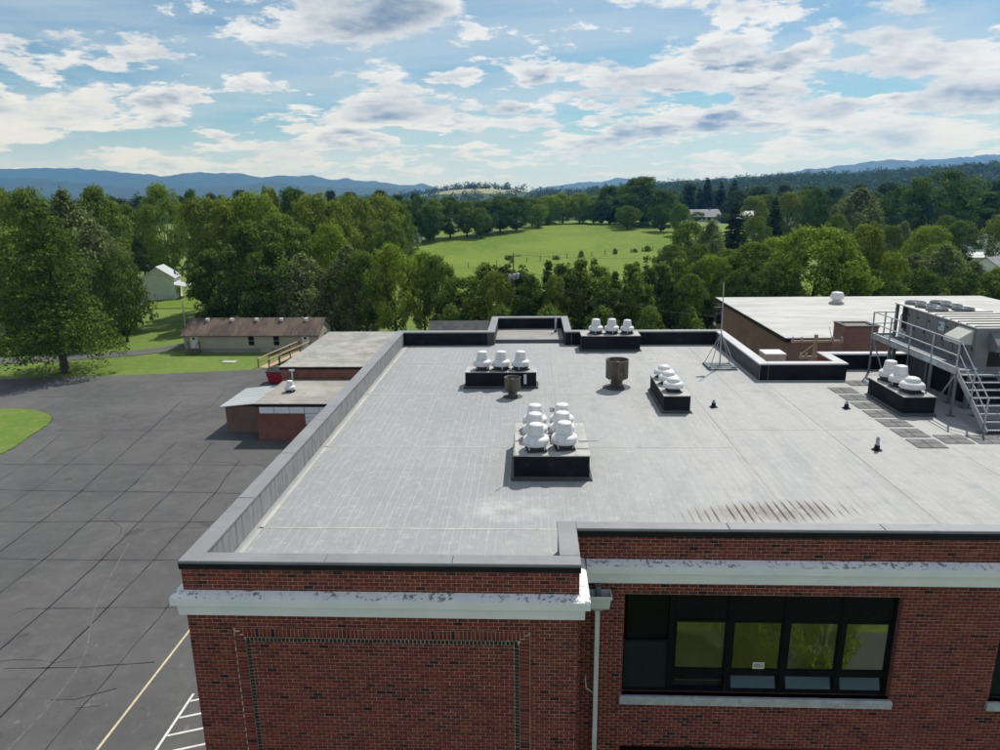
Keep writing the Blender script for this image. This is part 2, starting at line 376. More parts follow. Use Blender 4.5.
def glass_mat():
    m = bpy.data.materials.new('pane_glass'); m.use_nodes = True; t = NT(m.node_tree); t.n.clear(); MATS['pane_glass'] = m
    out = t.new('ShaderNodeOutputMaterial'); tr = t.new('ShaderNodeBsdfTransparent'); gl = t.new('ShaderNodeBsdfGlossy'); mx = t.new('ShaderNodeMixShader')
    tr.inputs[0].default_value = (0.84,0.86,0.78,1); gl.inputs['Roughness'].default_value = 0.02; gl.inputs[0].default_value = (0.9,0.95,1,1)
    f = t.new('ShaderNodeFresnel'); f.inputs[0].default_value = 1.52
    t.put(mx.inputs[0], t.m('MINIMUM', t.m('MULTIPLY', f.outputs[0], 0.65), 1.0)); t.l.new(tr.outputs[0], mx.inputs[1]); t.l.new(gl.outputs[0], mx.inputs[2]); t.l.new(mx.outputs[0], out.inputs[0])
glass_mat()
def asphalt_mat():
    m, t, b = pbr('asphalt', 0.85, 0.3)
    p = t.new('ShaderNodeNewGeometry').outputs['Position']
    n = t.noise(p, 0.12, 5, 0.6); n2 = t.noise(p, 0.9, 6, 0.65); n3 = t.noise(p, 25, 3, 0.6)
    c = t.mix(t.ss(n, 0.35, 0.65), (0.080,0.081,0.084), (0.112,0.112,0.114))
    c = t.mix(t.m('MULTIPLY', t.ss(n2, 0.45, 0.72), 0.55), c, (0.135,0.135,0.135))
    c = t.mix(t.m('MULTIPLY', t.ss(n2, 0.46, 0.30), 0.35), c, (0.055,0.056,0.058))
    c = t.mix(t.m('MULTIPLY', t.ss(n3, 0.35, 0.7), 0.3), c, (0.065,0.065,0.067))
    lx, ly, lz = t.sep(p); wn = t.new('ShaderNodeTexWhiteNoise', noise_dimensions='2D')
    t.put(wn.inputs['Vector'], t.comb(t.m('FLOOR', t.m('DIVIDE', t.m('ADD', t.m('ADD', lx, t.m('MULTIPLY', ly, 0.04)), 23.6), 3.32)), t.m('FLOOR', t.m('DIVIDE', t.m('SUBTRACT', ly, 0.75), 5.0)), 0.0))
    c = t.mix(t.m('MULTIPLY', t.m('MULTIPLY', wn.outputs['Value'], t.ss(ly, 62, 56)), 0.35), c, (0.066,0.067,0.071))     # lanes laid at different times
    oil = t.noise(p, 0.5, 3, 0.5); c = t.mix(t.m('MULTIPLY', t.ss(oil, 0.66, 0.72), 0.5), c, (0.040,0.040,0.043))
    sc = t.noise(t.vm('MULTIPLY', p, (1.0, 0.6, 1.0)), 1.7, 7, 0.75)
    sx, sy, sz = t.sep(p)
    near = t.m('MULTIPLY', t.ss(sy, 36, 24), t.ss(sx, -26, -19))
    c = t.mix(t.m('MULTIPLY', t.m('MULTIPLY', t.ss(sc, 0.60, 0.66), near), 0.6), c, (0.20,0.195,0.18))
    t.put(b.inputs['Base Color'], c); bump(t, b, n3, 0.15, 0.01)
asphalt_mat()
def grass_mat(name, c1, c2, c3, sc=0.05, woods=False):
    m, t, b = pbr(name, 0.9, 0.15)
    p = t.new('ShaderNodeNewGeometry').outputs['Position']
    n = t.noise(p, sc, 5, 0.6); n2 = t.noise(p, sc*12, 6, 0.7); n3 = t.noise(p, 1.7, 4, 0.7)
    c = t.mix(t.ss(n, 0.35, 0.65), c1, c2); c = t.mix(t.m('MULTIPLY', t.ss(n2, 0.46, 0.68), 0.75), c, c3); c = t.mix(t.m('MULTIPLY', t.ss(n3, 0.4, 0.75), 0.35), c, tuple(k*0.55 for k in c1))
    if woods:      # woodland floor beyond the fields, with a few clearings
        yy = t.sep(p)[1]; cl = t.noise(p, 0.004, 3, 0.5)
        c = t.mix(t.m('MULTIPLY', t.ss(yy, 300, 420), t.m('MAXIMUM', t.ss(cl, 0.66, 0.60), t.ss(t.sep(p)[0], -60, 20))), c, (0.035,0.058,0.020))
    t.put(b.inputs['Base Color'], c); bump(t, b, t.m('ADD', n3, n2), 0.6, 0.15)
grass_mat('grass', (0.105,0.180,0.030), (0.145,0.220,0.040), (0.185,0.205,0.070), woods=True)
grass_mat('pasture', (0.090,0.165,0.012), (0.140,0.215,0.020), (0.200,0.215,0.045), 0.035)
grass_mat('straw_field', (0.27,0.26,0.12), (0.20,0.24,0.09), (0.32,0.28,0.14), 0.01)
grass_mat('mountain_forest', (0.035,0.058,0.022), (0.026,0.045,0.02), (0.05,0.072,0.03), 0.004)
def leaf_mat(name, c1, c2, trans=0.35):
    m = bpy.data.materials.new(name); m.use_nodes = True; t = NT(m.node_tree); t.n.clear(); MATS[name] = m
    out = t.new('ShaderNodeOutputMaterial'); df = t.new('ShaderNodeBsdfDiffuse'); tl = t.new('ShaderNodeBsdfTranslucent'); mx = t.new('ShaderNodeMixShader')
    g = t.new('ShaderNodeNewGeometry').outputs['Random Per Island']; oi = t.new('ShaderNodeObjectInfo').outputs['Random']
    c = t.mix(t.m('POWER', g, 1.3), tuple(k*q for k, q in zip(c1, (0.68,0.58,0.52))), tuple(k*q for k, q in zip(c2, (1.72,1.52,1.30))))
    c = t.mix(t.m('MULTIPLY', oi, 0.35), c, tuple(k*0.62 for k in c1))
    t.put(df.inputs[0], c); t.put(tl.inputs[0], t.mix(0.5, c, tuple(min(1,k*1.5) for k in c2)))
    mx.inputs[0].default_value = trans
    t.l.new(df.outputs[0], mx.inputs[1]); t.l.new(tl.outputs[0], mx.inputs[2]); t.l.new(mx.outputs[0], out.inputs[0])
leaf_mat('leaf_mid', (0.085,0.155,0.024), (0.150,0.240,0.044), 0.24)
leaf_mat('leaf_light', (0.135,0.225,0.024), (0.210,0.320,0.044), 0.28)
leaf_mat('leaf_olive', (0.115,0.185,0.026), (0.190,0.265,0.046), 0.28)
leaf_mat('leaf_dark', (0.055,0.112,0.022), (0.105,0.180,0.036), 0.22)
leaf_mat('leaf_grey', (0.105,0.165,0.058), (0.180,0.245,0.098), 0.26)
leaf_mat('leaf_conifer', (0.030,0.064,0.022), (0.058,0.100,0.034), 0.22)
leaf_mat('leaf_far', (0.042,0.080,0.022), (0.075,0.120,0.034), 0.35)
simple('bark', (0.085,0.068,0.052), 0.95, 0.3, 3.0, stretch=(4,4,0.6), bmp=0.4)
M = MATS
# ------------------------------------------------------------------ terrain and ground
def sstep(a, b, v):
    t = np.clip((np.asarray(v, dtype=float)-a)/(b-a), 0, 1); return t*t*(3-2*t)
def terrain(x, y):
    x = np.asarray(x, dtype=float); y = np.asarray(y, dtype=float)
    h = 6.5*sstep(135, 300, y)*(1-1.15*sstep(325, 560, y))*(1-0.75*sstep(60, 130, x))
    h = h + 1.5*np.sin(x*0.011+1.0)*np.sin(y*0.009)*sstep(180, 400, y)
    amp = np.clip(12+0.047*(x-50), 0, 58)*sstep(-150, 80, x)
    h = h + amp*np.exp(-((y-1200)/360.0)**2)
    h = h + 27*np.exp(-((x+120)/150.0)**2-((y-1500)/260.0)**2)
    return h
def build_ground():
    u = np.linspace(-1, 1, 171); xs = np.sinh(u*5.2)/np.sinh(5.2)*9000
    v = np.linspace(0, 1, 190); ys = -400+np.sinh(v*4.6)/np.sinh(4.6)*9400
    X, Y = np.meshgrid(xs, ys); Zz = terrain(X, Y)
    V = np.stack([X, Y, Zz], -1).reshape(-1, 3); nx = len(xs)
    i = np.arange(len(ys)-1)[:, None]*nx+np.arange(nx-1)[None, :]; i = i.ravel()
    F = np.stack([i, i+1, i+nx+1, i+nx], 1)
    o = link('ground', np_mesh('ground', V, F, M['grass'], True)); tag(o, 'green grass ground reaching to the horizon', kind='structure')
build_ground()
def sheet(name, poly, z, mat, label):
    mb = MB(); n = len(poly); mb.add([(x, y, z) for x, y in poly], [tuple(range(n))]); o = mb.build(name, M[mat]); tag(o, label, kind='structure'); return o
def smooth_poly(pts, closed=True, n=6):
    out = []; L = len(pts)
    for i in range(L if closed else L-1):
        p0, p1, p2, p3 = (np.array(pts[(i+k-1) % L] if closed else pts[min(max(i+k-1, 0), L-1)], float) for k in range(4))
        for s in range(n):
            t = s/n; out.append(tuple(0.5*((2*p1)+(-p0+p2)*t+(2*p0-5*p1+4*p2-p3)*t*t+(-p0+3*p1-3*p2+p3)*t**3)))
    if not closed: out.append(tuple(pts[-1]))
    return out
# pasture on the rise behind the trees
def pasture():
    xs = np.linspace(-75, 62, 60); ys = np.linspace(128, 345, 80); X, Y = np.meshgrid(xs, ys); Z = terrain(X, Y)+0.12
    V = np.stack([X, Y, Z], -1).reshape(-1, 3); nx = len(xs); i = (np.arange(len(ys)-1)[:, None]*nx+np.arange(nx-1)[None, :]).ravel()
    o = link('pasture', np_mesh('pasture', V, np.stack([i, i+1, i+nx+1, i+nx], 1), M['pasture'], True)); tag(o, 'bright green pasture sloping up behind the tree row', kind='structure')
pasture()
lot_edge = smooth_poly([(-30, 83.6), (-34, 81.3), (-45, 79.2), (-55.5, 78.0), (-72, 75.5), (-120, 71)], False)
erg = random.Random(9)
def ragged(P, a=0.16, n=5, closed=False):
    out = []
    for i in range(len(P)-(0 if closed else 1)):
        p, q = P[i], P[(i+1) % len(P)]
        for k in range(n): out.append((p[0]+(q[0]-p[0])*k/n+erg.uniform(-a, a), p[1]+(q[1]-p[1])*k/n+erg.uniform(-a, a)))
    if not closed: out.append(P[-1])
    return out
lot_edge = ragged(lot_edge)
lot = sheet('parking_lot', [(-6.9, -30), (-6.9, 84)] + lot_edge + [(-140, 68), (-140, -30)], 0.03, 'asphalt', 'weathered grey asphalt parking lot with a grid of cracks')
isl = smooth_poly([(-53, 65.2), (-49.7, 64.9), (-46.6, 63.2), (-45.0, 60.7), (-44.4, 57.5), (-43.7, 52.5), (-46, 46), (-54, 43), (-72, 44), (-78, 54), (-70, 64)])
isl = ragged(isl, .09, 5, True); mb = MB(); mb.prism(isl, 0.0, 0.10); o = mb.build('lawn_island', M['grass']); tag(o, 'rounded grass island at the left of the parking lot', kind='structure')
dr = [(-75, 84.2), (-62, 87.5), (-52, 91.5), (-47.5, 97), (-46.5, 104), (-47, 118), (-50, 140)]
def strip_mesh(pts, w, z, follow=False):
    mb = MB(); P = smooth_poly(pts, False, 8); L = []; Rr = []
    for i, p in enumerate(P):
        a = np.array(P[max(i-1, 0)]); b = np.array(P[min(i+1, len(P)-1)]); d = (b-a)/np.linalg.norm(b-a); n = np.array([-d[1], d[0]])
        for side, lst in ((1, L), (-1, Rr)):
            q = np.array(p)+n*side*w/2; lst.append((q[0], q[1], z+(float(terrain(*q)) if follow else 0)))
    for i in range(len(P)-1): mb.quad(L[i], Rr[i], Rr[i+1], L[i+1])
    return mb
o = strip_mesh(dr, 3.6, 0.05, True).build('driveway', M['asphalt']); tag(o, 'narrow grey driveway curving across the lawn', kind='structure')

# tar-sealed cracks of the lot and painted lines: parts of the parking lot
rng = random.Random(5)
def crack(pts, w=0.05, wob=0.10):
    P = []
    for i in range(len(pts)-1):
        a, b = pts[i], pts[i+1]; L = math.dist(a, b); n = max(2, int(L/0.8))
        for k in range(n): P.append((a[0]+(b[0]-a[0])*k/n, a[1]+(b[1]-a[1])*k/n))
    P.append(pts[-1]); dx, dy = pts[-1][0]-pts[0][0], pts[-1][1]-pts[0][1]; L = math.hypot(dx, dy); nx, ny = -dy/L, dx/L
    off = 0; mb = MB(); rows = []
    for x, y in P:
        off = off*0.85+rng.uniform(-wob, wob)*0.5; ww = w*rng.uniform(0.5, 1.5)/2
        rows.append(((x+nx*(off+ww), y+ny*(off+ww), 0.034), (x+nx*(off-ww), y+ny*(off-ww), 0.034)))
    for i in range(len(rows)-1): mb.quad(rows[i][0], rows[i][1], rows[i+1][1], rows[i+1][0])
    return mb.build('crack_seal', M['tar'], lot)
for pts, w in [([(-18.5,18),(-18.6,25),(-18.7,31.3),(-19.3,41)],.05), ([(-21.6,18),(-21.7,23.4),(-22,36),(-22.5,45.3),(-23.2,51.6)],.075), ([(-24.7,20),(-24.9,30),(-25,36),(-25.7,45.7),(-27.4,55.6)],.075),
               ([(-28.3,25),(-28.4,36),(-28.95,45),(-30.5,56.2)],.085), ([(-31.3,28),(-31.8,37),(-32.3,45.6),(-34,55.5),(-34.4,58.8),(-36,68)],.085), ([(-35.6,38),(-36,45.8),(-37.6,57.8)],.06), ([(-39.8,47.5),(-40.3,50.6),(-42,58)],.05),
               ([(-23.7,26.4),(-20,26.6),(-17.1,27.0)],.06), ([(-26.4,30.2),(-26,31),(-18,31.3),(-12,31.2)],.06), ([(-50,36),(-28.3,36),(-14,36.1)],.07), ([(-60,40.8),(-34.7,40.75),(-15,40.85)],.08), ([(-60,45.7),(-38,45.75),(-15,45.3)],.08),
               ([(-43,50.6),(-24,50.7),(-17,50.8)],.07), ([(-43,58.8),(-30,58.9)],.06), ([(-52,69.5),(-38,70.2),(-31,70)],.06), ([(-33,61),(-32,66),(-33,72)],.06), ([(-60,74),(-45,75),(-36,77)],.05), ([(-20.2,24.4),(-19.2,24.45),(-17.8,25.1)],.06), ([(-18.9,24.0),(-17.9,24.2)],.05)]:
    crack(pts, w, 0.10)
for _ in range(34):     # fine branching cracks
    x0, y0 = rng.uniform(-46, -16), rng.uniform(20, 76); a = rng.choice((0, math.pi/2))+rng.uniform(-.6, .6); P = [(x0, y0)]
    if -30 < x0 and y0 > 54: continue
    for k in range(rng.randint(2, 4)): a += rng.uniform(-.7, .7); P.append((P[-1][0]+math.cos(a)*rng.uniform(.7, 1.6), P[-1][1]+math.sin(a)*rng.uniform(.7, 1.6)))
    crack(P, .03, .1)
def line(p0, p1, w, mat, name='painted_line', z=0.036):
    d = Vector((p1[0]-p0[0], p1[1]-p0[1], 0)).normalized(); n = Vector((-d.y, d.x, 0))*w/2; a = Vector((*p0, z)); b = Vector((*p1, z))
    return MB().quad(a-n, b-n, b+n, a+n).build(name, M[mat], lot)
line((-16.6, 12), (-16.62, 29.6), 0.11, 'line_yellow')
line((-14.33, 14), (-14.34, 24.97), 0.11, 'line_white')
for k in range(9):
    y0 = 24.52-k*0.97; line((-14.26, y0), (-11.5, y0+0.97), 0.10, 'line_white')
strip_mesh([(-19.9, 17), (-20.04, 21.8), (-20.07, 24.4), (-20.6, 27.3), (-22.6, 31.6), (-24.5, 38)], 0.09, 0.036).build('faded_line', M['line_faded'], lot)

o = sheet('bounce_paving', [(-6.85, -2), (40, -2), (40, 13.6), (0.98, 13.6), (0.98, 12.2), (-6.85, 12.2)], 0.03, 'asphalt', 'unseen grey paving added before the school to keep bounced light neutral')  # unseen paving, added so light bounced onto the cornice is not green
# mountains: long ridges with real depth, far beyond the fields
def ridge(name, px, Yd, label, depth, base_drop=0.0, seed=1):
    """px: (X/Y direction, Z/Y rise over camera height) of the crest"""
    a = np.array(px); n = 400; tt = np.linspace(a[0, 0], a[-1, 0], n)
    hh = np.interp(tt, a[:, 0], a[:, 1])*Yd+CAM_H
    r = np.random.RandomState(seed); m = 29
    rows = []; s = np.linspace(-1, 1, m)
    spur = np.zeros(n)
    for k in range(7):
        spur = spur+np.sin(tt*(9+7*k)*2.2+r.uniform(0, 6.28))/(1+0.6*k)
    spur = spur/np.abs(spur).max()
    small = (np.interp(np.linspace(0, 60, n), np.arange(61), r.normal(0, 1, 61))*.022+np.interp(np.linspace(0, 150, n), np.arange(151), r.normal(0, 1, 151))*.012)*hh.max()
    hh = np.maximum(hh+small*0.8, 2)
    V = np.zeros((m, n, 3))
    for j, q in enumerate(s):
        prof = 1-abs(q)**0.9
        V[j, :, 1] = Yd+q*depth+spur*depth*0.35*(1-prof)*(1 if q < 0 else -1)*1.2
        V[j, :, 0] = tt*Yd+np.roll(spur, 11)*depth*0.1*(1-prof)
        fold = np.sin(tt*55+3*spur+q*4)*0.10*prof*(1-prof)*2
        V[j, :, 2] = np.maximum(hh*prof*(1+fold*0.9)+(spur*0.16*hh*prof*(1-prof)*2), -0.5)-0.3
    V = V.reshape(-1, 3); i = (np.arange(m-1)[:, None]*n+np.arange(n-1)[None, :]).ravel()
    o = link(name, np_mesh(name, V, np.stack([i, i+1, i+n+1, i+n], 1), M['mountain_forest'], True)); tag(o, label, kind='structure')
ridge('mountain_ridge', [(-0.9206, 0.03762), (-0.8176, 0.03891), (-0.7447, 0.03925), (-0.7014, 0.03865), (-0.6579, 0.04006), (-0.587, 0.03437), (-0.5305, 0.02958), (-0.5168, 0.02604), (-0.4806, 0.03023), (-0.4592, 0.03128), (-0.4031, 0.02784), (-0.3933, 0.02704), (-0.3725, 0.02342), (-0.319, 0.02403), (-0.3049, 0.02517), (-0.2775, 0.01815), (-0.2564, 0.01987), (-0.2427, 0.01636), (-0.2191, 0.01604), (-0.2011, 0.01315), (-0.1805, 0.00888), (-0.1638, 0.01), (-0.1512, 0.01382), (-0.1389, 0.00967), (-0.1252, 0.00417), (-0.1046, 0.00058)], 6200, 'blue mountain ridge on the left horizon', 1500, seed=1)
ridge('foothill_ridge', [(-0.9233, 0.02673), (-0.7471, 0.02711), (-0.6894, 0.02498), (-0.6185, 0.01727), (-0.5477, 0.00958), (-0.4759, 0.01136), (-0.4048, 0.01179), (-0.3618, 0.01793), (-0.3201, 0.01203), (-0.2643, 0.00729), (-0.2084, 0.00791), (-0.153, 0.00319)], 4300, 'lower blue foothills before the left mountain ridge', 700, seed=4)
ridge('far_ridge', [(-0.0014, 0.00126), (0.0192, 0.00497), (0.0532, 0.00849), (0.0803, 0.01142), (0.0939, 0.01059), (0.1181, 0.01616), (0.1478, 0.01249), (0.1816, 0.01009), (0.2284, 0.01142), (0.308, 0.01556), (0.4, 0.01947)], 7000, 'pale blue far ridge in the centre of the horizon', 1200, seed=2)
ridge('long_ridge', [(0.2286, 0.00881), (0.308, 0.01556), (0.3864, 0.0248), (0.4381, 0.03048), (0.4638, 0.0333), (0.5285, 0.03427), (0.6178, 0.03929), (0.719, 0.04281), (0.8708, 0.03805)], 6000, 'long blue ridge on the right horizon', 1300, seed=3)

# ------------------------------------------------------------------ school building
Z = lambda r: r+CAM_H            # heights measured from the lens
ROOF, CAP = Z(-7.67), Z(-6.97)
school = thing('school_building', 'large red brick school building with a pale flat roof and parapets', 'building', (0, 12, 0))
school_inv = Matrix.Translation((0, -12, 0))
def part(name, mb, mat, parent=school, label=None, kind=None):
    """mesh in world coordinates hung under the school or one of its parts"""
    me = mb.mesh(name) if isinstance(mb, MB) else mb
    o = link(name, me, M[mat] if mat else None, parent)
    if parent is school: o.matrix_parent_inverse = school_inv
    elif parent is not None and parent.parent is school: o.matrix_parent_inverse = Matrix.Identity(4)
    return tag(o, label, None, None, kind)
C_H, B_L, B_P = 0.0685, 0.1905, 0.2032; C_P = 0.0813
YL, YR, XL, XN, XE, YB = 12.27, 13.80, -6.95, 0.93, 30.0, 35.9
WIN = [(2.04, 7.99), (10.15, 16.1), (18.26, 24.2)]
FLOORS = [Z(-8.55), Z(-12.50), Z(-16.45)]            # window heads
WH = 2.58
holes = [(a, b, h-WH, h) for a, b in WIN for h in FLOORS]
# wall backing = mortar plane, one mesh
wall_mb = MB()
wall_mb.quad((XL+.01, YL+.01, 0), (XN-.01, YL+.01, 0), (XN-.01, YL+.01, CAP-.06), (XL+.01, YL+.01, CAP-.06))
wall_mb.quad((XN-.01, YL+.01, 0), (XN-.01, YR+.01, 0), (XN-.01, YR+.01, CAP-.06), (XN-.01, YL+.01, CAP-.06))
xs = sorted({XN-.01, XE, *[a for h in holes for a in h[:2]]}); zs = sorted({0.0, CAP-.06, *[a for h in holes for a in h[2:]]})
for i in range(len(xs)-1):
    for j in range(len(zs)-1):
        cx, cz = (xs[i]+xs[i+1])/2, (zs[j]+zs[j+1])/2
        if any(a < cx < b and c < cz < d for a, b, c, d in holes): continue
        wall_mb.quad((xs[i], YR+.01, zs[j]), (xs[i+1], YR+.01, zs[j]), (xs[i+1], YR+.01, zs[j+1]), (xs[i], YR+.01, zs[j+1]))
rev_mb = MB()
for a, b, c, d in holes:      # reveals
    y0, y1 = YR+.01, YR+.34
    rev_mb.quad((a, y0, c), (a, y1, c), (a, y1, d), (a, y0, d)); rev_mb.quad((b, y1, c), (b, y0, c), (b, y0, d), (b, y1, d))
    rev_mb.quad((a, y0, d), (a, y1, d), (b, y1, d), (b, y0, d)); rev_mb.quad((a, y1, c), (a, y0, c), (b, y0, c), (b, y1, c))
wall = part('wall', wall_mb, 'mortar', label='red brick front wall with pale mortar joints')
part('window_reveal', rev_mb, 'brick_far', kind='stuff')
side_mb = MB()
for p, q in [((XL+.01, YB-.02), (XL+.01, YL+.012)), ((9.73, YB-.02), (2.05, YB-.02)), ((-2.23, YB-.02), (XL+.01, YB-.02)), ((-2.23, 40.08), (-2.23, YB-.02)), ((2.05, 40.08), (-2.23, 40.08)), ((2.05, YB-.02), (2.05, 40.08)),
             ((9.73, 28.88), (9.73, YB-.02)), ((12.52, 28.88), (9.73, 28.88)), ((12.52, 30.68), (12.52, 28.88)), ((XE, 30.68), (12.52, 30.68)), ((XE, YR+.012), (XE, 30.68))]:
    side_mb.quad((*p, 0), (*q, 0), (*q, CAP-.06), (*p, CAP-.06))
part('side_wall', side_mb, 'brick_far', label='red brick side and back walls')

# bricks as geometry: rectangles (u0,u1,z0,z1) on a facade plane
npr = np.random.RandomState(3)
def bond(u0, u1, z0, z1, ztop, phase=0.0, holes=()):
    out = []
    k0 = int(math.floor((ztop-z1)/C_P))-1
    k = max(k0, 0)
    while True:
        zt = ztop-k*C_P; zb = zt-C_H
        if zt < z0+0.02: break
        k += 1
        if zb > z1-0.02: continue
        a0, a1 = max(zb, z0), min(zt, z1)
        if a1-a0 < 0.02: continue
        off = phase+(0.5*B_P if k % 2 else 0)
        i = int(math.floor((u0-off)/B_P))-1
        while off+i*B_P < u1:
            a = off+i*B_P; b = a+B_L; i += 1
            a, b = max(a, u0), min(b, u1)
            if b-a < 0.03: continue
            segs = [(a, b)]
            for h in holes:
                if h[2]-0.005 < (a0+a1)/2 < h[3]+0.005:
                    ns = []
                    for s in segs:
                        if s[1] <= h[0] or s[0] >= h[1]: ns.append(s); continue
                        if s[0] < h[0]: ns.append((s[0], h[0]))
                        if s[1] > h[1]: ns.append((h[1], s[1]))
                    segs = ns
            out += [(s[0], s[1], a0, a1) for s in segs if s[1]-s[0] > 0.025]
    return out
def brick_arrays(rects, axis, plane, sign=-1, depth=0.011):
    """boxes standing proud of the mortar plane; axis 'x': facade in X (faces -Y), axis 'y': facade in Y (faces +X)"""
    r = np.array(rects); n = len(r); pr = plane+sign*(-npr.uniform(0, 0.0035, n)); back = plane-sign*depth
    bk = np.full(n, back)
    u0, u1, z0, z1 = r.T
    def pt(u, d, z): return np.stack([u, d, z], 1) if axis == 'x' else np.stack([d, u, z], 1)
    V = np.stack([pt(u0, pr, z0), pt(u1, pr, z0), pt(u1, pr, z1), pt(u0, pr, z1), pt(u0, bk, z0), pt(u1, bk, z0), pt(u1, bk, z1), pt(u0, bk, z1)], 1).reshape(-1, 3)
    q = np.array([(0,1,2,3), (3,2,6,7), (0,4,5,1), (1,5,6,2), (0,3,7,4)])
    if axis == 'y': q = q[:, ::-1]
    F = (np.arange(n)[:, None, None]*8+q[None]).reshape(-1, 4)
    return V, F
CL0, CL1 = Z(-8.12), Z(-7.62)       # cornice zone, left bay
CR0, CR1 = Z(-8.22), Z(-7.70)       # right bay
fr_x0, fr_x1, fr_z = -6.02, -0.04, Z(-8.49)      # soldier-course frame
SW, DK = 0.205, 0.095
rows_left = bond(XL, XN, CL1, Z(-7.09), Z(-7.10), XL)                       # fascia
rows_left += bond(XL, XN, fr_z+0.005, CL0, CL0-0.004, XL)                   # above the frame
rows_left += bond(XL, fr_x0-.012, 0, fr_z, CL0-0.004, XL) + bond(fr_x1+.012, XN, 0, fr_z, CL0-0.004, XL)
zi = fr_z-SW-DK-0.004
rows_left += bond(fr_x0+SW+DK+.013, fr_x1-SW-DK-.013, 0, zi, CL0-0.004, XL)
# frame: soldiers on top, stacked stretchers at the sides, mitred corners
n_s = int((fr_x1-fr_x0)/C_P); frame_r = []
for i in range(n_s):
    a = fr_x0+0.02+i*(fr_x1-fr_x0-0.04)/n_s; b = a+C_H; mid = (a+b)/2
    lim = min(mid-fr_x0, fr_x1-mid)
    if lim < 0.02: continue
    zb = fr_z-min(SW, lim*SW/(SW)) + 0.006
    if fr_z-zb > 0.04: frame_r.append((a, b, zb, fr_z-0.006))
k = 0
while fr_z-k*C_P > 0:
    zt = fr_z-k*C_P-0.005; zb = zt-C_H; k += 1
    ext = min(SW, fr_z-(zt+zb)/2-0.02)
    if ext > 0.04:
        frame_r.append((fr_x0, fr_x0+ext, zb, zt)); frame_r.append((fr_x1-ext, fr_x1, zb, zt))
dark_r = []
x = fr_x0+SW+0.02
while x < fr_x1-SW-0.03: dark_r.append((x, x+0.067, fr_z-SW-DK+0.004, fr_z-SW-0.007)); x += C_P*1.0
zt = fr_z-SW-DK
while zt > 0.1: dark_r.append((fr_x0+SW+.008, fr_x0+SW+DK+.004, zt-0.070, zt)); dark_r.append((fr_x1-SW-DK-.004, fr_x1-SW-.008, zt-0.070, zt)); zt -= C_P
rows_right = bond(XN+.02, XE, CR1, Z(-7.15), Z(-7.16), XN)
sill_h = [(a-0.06, b+0.06, c-0.20, c) for a, b, c, d in holes]
rows_right += bond(XN+.02, XE, 0, CR0, CR0-0.004, XN+.05, holes+sill_h)
rows_ret = bond(YL, YR, 0, CAP-.12, Z(-7.10), YL)
# the 300 bricks that show largest: whole bricks of the left bay's top courses, each an object
full = [r for r in rows_left if abs(r[1]-r[0]-B_L) < 1e-3 and abs(r[3]-r[2]-C_H) < 1e-3]
full.sort(key=lambda r: -r[3]); single = full[:300]; sset = set(single)
bm_ = MB(); hx, hz = B_L/2, C_H/2
bm_.add([(-hx,0,-hz),(hx,0,-hz),(hx,0,hz),(-hx,0,hz),(-hx,.012,-hz),(hx,.012,-hz),(hx,.012,hz),(-hx,.012,hz)], [(0,1,2,3),(3,2,6,7),(0,4,5,1),(1,5,6,2),(0,3,7,4)])
bme = bm_.mesh('brick')
for r in single:
    o = link('brick', bme, M['brick'], wall, ((r[0]+r[1])/2, YL+rng.uniform(0, .0035), (r[2]+r[3])/2))
Vs, Fs, off = [], [], 0
for rects, ax, pl, sg in [([r for r in rows_left if r not in sset]+frame_r, 'x', YL, -1), (rows_right, 'x', YR, -1), (rows_ret, 'y', XN, 1)]:
    V, F = brick_arrays(rects, ax, pl, sg); Vs.append(V); Fs.append(F+off); off += len(V)
part('brickwork', np_mesh('brickwork', np.concatenate(Vs), np.concatenate(Fs), M['brick']), None, wall, kind='stuff')
V, F = brick_arrays(dark_r, 'x', YL+.004, -1, 0.007)
simple('brick_dark', (0.030,0.024,0.024), 0.8, 0.5, 8.0)
part('dark_header_course', np_mesh('dark_header_course', V, F, M['brick_dark']), None, wall, kind='stuff')

# cornice
def cornice(name, x0, x1, yw, zt, zb, l_end, r_end):
    """painted trim: sloped weathering top, face, lower band; mitred returns at open ends"""
    pr = [(0.0, zt), (-0.205, zt-0.07), (-0.205, zt-0.235), (-0.115, zt-0.255), (-0.105, zb+0.002), (0.0, zb)]
    mb = MB(); n = len(pr)
    xa = [(x0+(d if l_end else 0)) for d, z in pr]; xb = [(x1-(d if r_end else 0)) for d, z in pr]
    A = [(xa[i], yw+pr[i][0], pr[i][1]) for i in range(n)]; B = [(xb[i], yw+pr[i][0], pr[i][1]) for i in range(n)]
    mb.add(A+B, [(i, i+n, i+n+1, i+1) for i in range(n-1)])
    return mb, A, B
mb, A, B = cornice('cornice', XL, XN, YL-.004, CL1, CL0, True, True)
prL = [(0.0, CL1), (-0.205, CL1-0.07), (-0.205, CL1-0.235), (-0.115, CL1-0.255), (-0.105, CL0+0.002), (0.0, CL0)]
n = 6
R0 = [(XN-d+.004, YL+d, z) for d, z in prL]; R1 = [(XN-d+.004, YR-.012, z) for d, z in prL]
mb.add(R0+R1, [(i, i+n, i+n+1, i+1) for i in range(n-1)])
L0 = [(XL+d, YL+d, z) for d, z in prL]; L1 = [(XL+d, YB, z) for d, z in prL]
mb.add(L0+L1, [(i, i+1, i+n+1, i+n) for i in range(n-1)])
part('cornice', mb, 'cornice_paint', label='white painted cornice with peeling paint round the projecting bay')
mb, A, B = cornice('cornice', XN+.25, XE, YR-.004, CR1, CR0, False, False)
part('cornice', mb, 'cornice_paint', label='white painted cornice with flaking paint above the windows')

